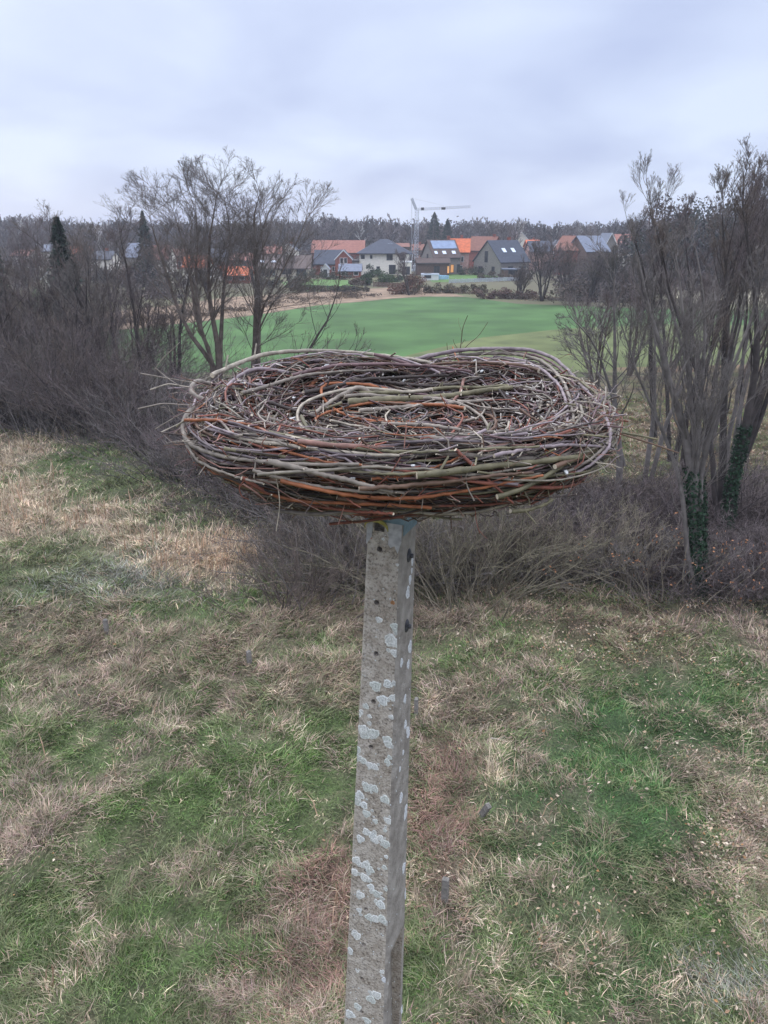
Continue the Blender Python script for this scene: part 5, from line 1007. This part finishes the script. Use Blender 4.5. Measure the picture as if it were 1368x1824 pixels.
# --- bushes below the trees: many thin stems
def bush(x, y, w_, h, n, label, seed, bark='olive', twigc='olive', L1=6, L2=4, leaves=0, name='willow_bush', group='bare bushes along the ditch', rs=.014, spread=1.0, twig=.004, L3=0):
    rng = np.random.default_rng(seed); t = thing(name, (x, y, float(gh(x, y)) - .05 if y < 60 and abs(x) < 45 else -.02), label, 'bush', group); K = 8
    b = np.stack([rng.normal(size=n) * w_ * .26, rng.normal(size=n) * w_ * .16, 0 * np.ones(n)], -1); d = nrm(np.stack([b[:, 0] / w_ * 2 * spread + rng.normal(size=n) * .22, rng.normal(size=n) * .3, np.ones(n)], -1)); hh = h * rng.uniform(.6, 1.08, (n, 1)); P = [b]; p = b
    for s_ in range(K - 1): d = nrm(d + rng.normal(size=(n, 3)) * .12 + np.stack([b[:, 0] / w_ * .15, 0 * hh[:, 0], -.02 * np.ones(n)], -1)); p = p + d * hh / (K - 1); P.append(p)
    P0 = np.stack(P, 1); R0 = rs * rng.uniform(.6, 1.5, (n, 1)) * np.linspace(1, .3, K)[None]
    P1, R1 = spawn(P0, R0, L1, rng, t=(.2, 1), ang=(.3, .9), lr=(.25, .5), rr=.6, up=.1, wand=.14, K=6, minr=twig * 1.2); P2, R2 = spawn(P1, R1, L2, rng, t=(.2, 1), ang=(.4, 1), lr=(.3, .6), rr=.7, up=.05, wand=.16, K=4, minr=twig)
    g = G(); tubes(g, P0, R0, 5, np.array(BK[bark]) * rng.uniform(.6, 1.3, (n, 1))); g.build('stem', m_bark, t, usecol=True)
    g = G(); tubes(g, P1, R1, 4, np.array(BK[twigc]) * rng.uniform(.6, 1.4, (len(P1), 1))); tubes(g, P2, R2, 3, np.array(BK[twigc]) * rng.uniform(.7, 1.5, (len(P2), 1)))
    if L3: P3, R3 = spawn(P2, R2, L3, rng, t=(.2, 1), ang=(.4, 1), lr=(.4, .8), rr=.8, up=.05, wand=.16, K=3, minr=twig); tubes(g, P3, R3, 3, np.array(BK[twigc]) * rng.uniform(.7, 1.5, (len(P3), 1)))
    g.build('twigs', m_twig, t, usecol=True)
    if leaves:
        idx = rng.integers(0, len(P2), leaves); p = P2[idx, -1]; a = nrm(rng.normal(size=(leaves, 3))); b2 = nrm(np.cross(a, rng.normal(size=(leaves, 3)))); s = .05
        g = G(); g.add(np.stack([p, p + a * s + b2 * s * .5, p + a * s * 2, p + a * s - b2 * s * .5], 1).reshape(-1, 3), np.arange(leaves * 4).reshape(-1, 4), np.repeat(np.array((.42, .20, .10)) * rng.uniform(.6, 1.3, (leaves, 1)), 4, 0)); g.build('dead_leaves', m_leaf, t, usecol=True)
    return t
def bpx(u, v): return gnd(u, v)
BU = [(820, 1075, 3.6, 3.4, 55, 'olive willow bush right behind the pole, under the nest', 'pale', 'olive'), (905, 1055, 2.6, 2.9, 34, 'olive willow bush right of the pole, its arms bent outwards', 'olive', 'brown'), (700, 1060, 2.4, 2.8, 30, 'greyish bush hidden partly by the pole', 'olive', 'grey'),
      (590, 1060, 3.0, 2.6, 40, 'fine brown grey bush left of the pole', 'grey', 'brown'), (520, 1090, 2.6, 1.6, 34, 'low reddish brown bush in front, left of the pole', 'brown', 'brown'), (640, 1000, 3.2, 3.0, 40, 'bush behind the pole on its left, dark at the foot', 'grey', 'grey'),
      (990, 1010, 3.2, 2.4, 40, 'dark purplish bramble bush right of the willow bushes', 'dark', 'purple'), (1070, 1040, 3.4, 2.2, 42, 'pale twigged bush left of the ivy tree', 'pale', 'pale'), (1160, 1070, 3.0, 2.0, 38, 'bush at the left foot of the ivy tree with russet leaves', 'pale', 'grey'),
      (1310, 1080, 3.2, 1.9, 40, 'bush at the right foot of the ivy tree with russet leaves', 'brown', 'purple'), (1380, 1060, 3.0, 2.3, 40, 'dark bush at the right edge', 'dark', 'purple'), (1180, 970, 4.0, 2.4, 40, 'dark bramble thicket behind the ivy tree on the left', 'dark', 'purple'), (1330, 960, 4.4, 2.6, 44, 'dark bramble thicket behind the ivy tree on the right', 'dark', 'purple'),
      (1040, 950, 3.6, 2.2, 36, 'dark bramble thicket behind the pale twigged bush', 'dark', 'brown'), (920, 960, 3.4, 2.6, 36, 'grey thicket behind the olive bushes', 'grey', 'grey')]
for i, (u, v, w_, h, n, lab, bk, tw) in enumerate(BU):
    x, y = gnd(u, v); bush(x, y, w_ * 1.15, h * 1.12, int(n * 1.6), lab, 400 + i, bk, tw, L1=8, L2=5, rs=.017, leaves=(150 if 'russet' in lab else 0), twig=.0055)
BL = [(30, 770, 4.6, 5.0, 'tall grey twig thicket at the left edge'), (100, 775, 4.4, 4.6, 'dark foot thicket second from the left edge'), (170, 780, 4.4, 4.8, 'grey twig thicket under the forked left trees'), (240, 790, 4.4, 4.4, 'brown twig thicket left of the nest'), (300, 815, 4.2, 3.6, 'thicket just left of the nest, twigs drooping'), (360, 850, 4.2, 3.0, 'low dark thicket under the left end of the nest'),
      (430, 880, 3.8, 2.6, 'low thicket under the nest, left part'), (500, 915, 3.6, 2.4, 'low thicket under the nest, nearer the pole'), (330, 860, 3.0, 1.6, 'nearest low twiggy bush below the left end of the nest'), (60, 735, 5.2, 5.4, 'back thicket at the far left'), (150, 735, 5, 5.0, 'back thicket in the middle of the left row'), (230, 740, 5, 4.6, 'back thicket with paler twigs left of the slim tree'), (570, 930, 3.6, 2.4, 'dark thicket behind the fine brown grey bush'), (-40, 765, 5, 5.2, 'thicket cut by the left edge')]
for i, (u, v, w_, h, lab) in enumerate(BL):
    x, y = gnd(u, v); bush(x, y, w_ * 1.2, h * (1.35 if y > 38 else 1.1), 70, lab, 500 + i, ['dark', 'grey', 'dark', 'brown'][i % 4], ['grey', 'purple', 'brown', 'purple'][i % 4], L1=8, L2=6, name='thicket', group='thickets under the left hand trees', rs=.02, twig=.0065, spread=.9)

# --- the distant wood: far too many to count, one belt of small bare trees, with a few evergreens
def proto(seed, h, c, up, ns_=1):
    lv, rng = grow(seed, h=h, nst=ns_, r0=.22, spread=.3, L1=13, L2=8, L3=0, up=up, lr1=(.22, .42), twig=.04, t1=(.3, 1), ang=(.5, 1.1)); g = G()
    for (P, Rr, s_), cc in zip(lv, ('dark', c, c)): tubes(g, P[:, ::2] if P.shape[1] > 7 else P[:, ::2], (Rr[:, ::2] if Rr.shape[1] > 7 else Rr[:, ::2]) + (.0 if s_ == 8 else .03), 3, np.array(BK[cc]) * rng.uniform(.8, 1.3, (len(P), 1)))
    return np.concatenate(g.v), [f for f in g.f], np.concatenate(g.c)
PR_ = [proto(600 + i, 1.0 * 14, ['dark', 'brown', 'dark', 'birch', 'purple'][i], .12, [1, 2, 2, 1, 3][i]) for i in range(5)]
g = G(); rng = np.random.default_rng(77); n = 1500
for i in range(n):
    u = rng.uniform(-140, 1510); D = 285 + 320 * rng.random() ** 1.3
    if u > 1120: D -= 60
    x = hx(u, D); top = 403 + 3 * math.sin(u * .02) + 2.5 * math.sin(u * .071 + 1) + 2 * math.sin(u * .19) + rng.normal() * 2.2 - (10 if u < 120 else 0) - (6 if 560 < u < 720 else 0) - max(0, (u - 1150)) * .03
    h = max(7, hz(top, D)) * rng.uniform(.92, 1.02); k = rng.choice(5, p=[.3, .24, .25, .05, .16]); V, Fs, Cc = PR_[k]; s = h / 14; a = rng.uniform(0, 6.28); ca, sa = math.cos(a), math.sin(a)
    W_ = np.stack([(V[:, 0] * ca - V[:, 1] * sa) * s * 1.2 + x, (V[:, 0] * sa + V[:, 1] * ca) * s * 1.2 + D, V[:, 2] * s], -1); b = g.n; g.add(W_, Fs[0], Cc * rng.uniform(.7, 1.2))
    for f_ in Fs[1:]: g.f.append(f_ + b)
tag(g.build('distant_wood', m_twig, usecol=True), kind='stuff')
g = G(); rng = np.random.default_rng(78)         # undergrowth and closed canopy behind, and the dark evergreen wood on the right
for i in range(420):
    u = rng.uniform(-160, 1530); D = rng.uniform(300, 620); h = max(6, hz(403 + rng.normal() * 2, D)); leafmass(g, (hx(u, D), D, h * .45), (9, 5, h * .5), 420, .55, (.085, .070, .072), rng)
for i in range(150):
    u = rng.uniform(1130, 1560); D = rng.uniform(150, 230); vt = 410 - (min(u, 1260) - 1130) * .20 + rng.normal() * 3; h = hz(vt, D); leafmass(g, (hx(u, D), D, h * .5), (4, 4, h * .5), 900, .34, (.035, .040, .032) if rng.random() < .6 else (.07, .058, .055), rng)
tag(g.build('evergreen_wood', m_hedge, usecol=True), kind='stuff')

# brown scrub filling the gardens and field margins between the houses: one tangled mass of twigs and leaves
g = G(); rng = np.random.default_rng(79)
for i in range(300):
    u = rng.uniform(-150, 1500); D = rng.uniform(185, 290)
    if 560 < u < 1090 and D < 222: D = rng.uniform(226, 290)
    h = rng.uniform(2.5, 7.5) if D > 215 else rng.uniform(2, 4.5); leafmass(g, (hx(u, D), D, h * .45), (rng.uniform(2, 5), 2.5, h * .5), 240, .30, [(.085, .066, .062), (.065, .052, .045), (.06, .066, .042), (.11, .080, .062)][rng.integers(4)], rng)
for i in range(120):
    u = rng.uniform(-150, 420) if i % 2 else rng.uniform(1010, 1180); D = rng.uniform(115, 185); h = rng.uniform(1.5, 5); leafmass(g, (hx(u, D), D, h * .45), (rng.uniform(2, 4), 2, h * .5), 300, .22, [(.085, .066, .062), (.075, .060, .055), (.10, .076, .062)][rng.integers(3)], rng)
for i in range(90):
    u = rng.uniform(-100, 1150); v = np.interp(u, [-100, 0, 200, 390, 480, 560, 640, 700, 760, 830, 920, 1150], [606, 594, 580, 560, 548, 536, 531, 527, 524, 524, 534, 545]) - rng.uniform(0, 5)
    x, y = gnd(u, v); h = rng.uniform(.3, 1.5); leafmass(g, (x, y, h * .4), (rng.uniform(1, 4), 1.2, h * .5), 160, .14, [(.16, .12, .085), (.11, .085, .065), (.19, .145, .10)][rng.integers(3)], rng)
tag(g.build('scrub', m_hedge, usecol=True), kind='stuff')
# low tangle of bramble and twigs along the ditch: one mass
def tangle(g, line, wd, hmax, n, L, r, cols, rng):
    pts = np.array([gnd(u, v) for u, v in line]); sg = np.r_[0, np.cumsum(np.linalg.norm(np.diff(pts, axis=0), axis=1))]; q = rng.uniform(0, sg[-1], n)
    x = np.interp(q, sg, pts[:, 0]) + rng.normal(size=n) * wd * .4; y = np.interp(q, sg, pts[:, 1]) + rng.normal(size=n) * wd * .5
    hh = hmax * (.35 + .9 * fbm(x, y, 1.8, 61)); z = gh(x, y) + hh * rng.random(n) ** 1.3; c = np.stack([x, y, z], -1); d = nrm(rng.normal(size=(n, 3)) * [1, 1, .8] + [0, 0, .35]); l = L * rng.uniform(.5, 1.5, (n, 1))
    P = np.stack([c - d * l * .5, c + rng.normal(size=(n, 3)) * .1 * l, c + d * l * .5 - np.array([0, 0, .12]) * l], 1)
    tubes(g, P, r * rng.uniform(.6, 1.6, (n, 1)) * np.array([[1, .8, .5]]), 3, np.array([BK[c_] for c_ in cols])[rng.integers(0, len(cols), n)] * rng.uniform(.5, 1.35, (n, 1)))
g = G(); rng = np.random.default_rng(91)
tangle(g, [(960, 985), (1100, 1010), (1230, 1040), (1400, 1040)], 2.6, 1.3, 42000, .45, .0042, ['dark', 'purple', 'brown', 'dark'], rng)
tangle(g, [(980, 930), (1200, 940), (1450, 930)], 3.0, 1.6, 30000, .5, .0055, ['dark', 'purple', 'brown'], rng)
tangle(g, [(520, 975), (640, 1010), (800, 1020), (980, 1000)], 2.2, 1.4, 34000, .45, .0042, ['dark', 'brown', 'olive', 'dark'], rng)
tangle(g, [(-100, 745), (60, 748), (200, 765), (330, 800), (430, 860), (560, 930)], 3.4, 1.7, 30000, .6, .0070, ['dark', 'purple', 'grey', 'brown'], rng)
tangle(g, [(-100, 700), (100, 700), (330, 730)], 5, 2.6, 12000, .7, .0085, ['purple', 'grey', 'brown'], rng)
tag(g.build('brambles', m_twig, usecol=True), kind='stuff')
# ------------------------------------------------------------------ haze
bm = bmesh.new(); bmesh.ops.create_cube(bm, size=1, matrix=Matrix.Translation((0, 1050, 10)) @ Matrix.Diagonal((4600, 2900, 22, 1)))
me = bpy.data.meshes.new('haze'); bm.to_mesh(me); bm.free(); hz_ = bpy.data.objects.new('haze', me); C.objects.link(hz_); tag(hz_, kind='stuff')
mh = bpy.data.materials.new('haze'); mh.use_nodes = True; t = mh.node_tree; t.nodes.clear(); o_ = N(t, 'ShaderNodeOutputMaterial'); pv = N(t, 'ShaderNodeVolumePrincipled')
pv.inputs['Color'].default_value = (.84, .88, .98, 1); pv.inputs['Density'].default_value = .0005; pv.inputs['Anisotropy'].default_value = .2; t.links.new(pv.outputs[0], o_.inputs['Volume']); me.materials.append(mh)
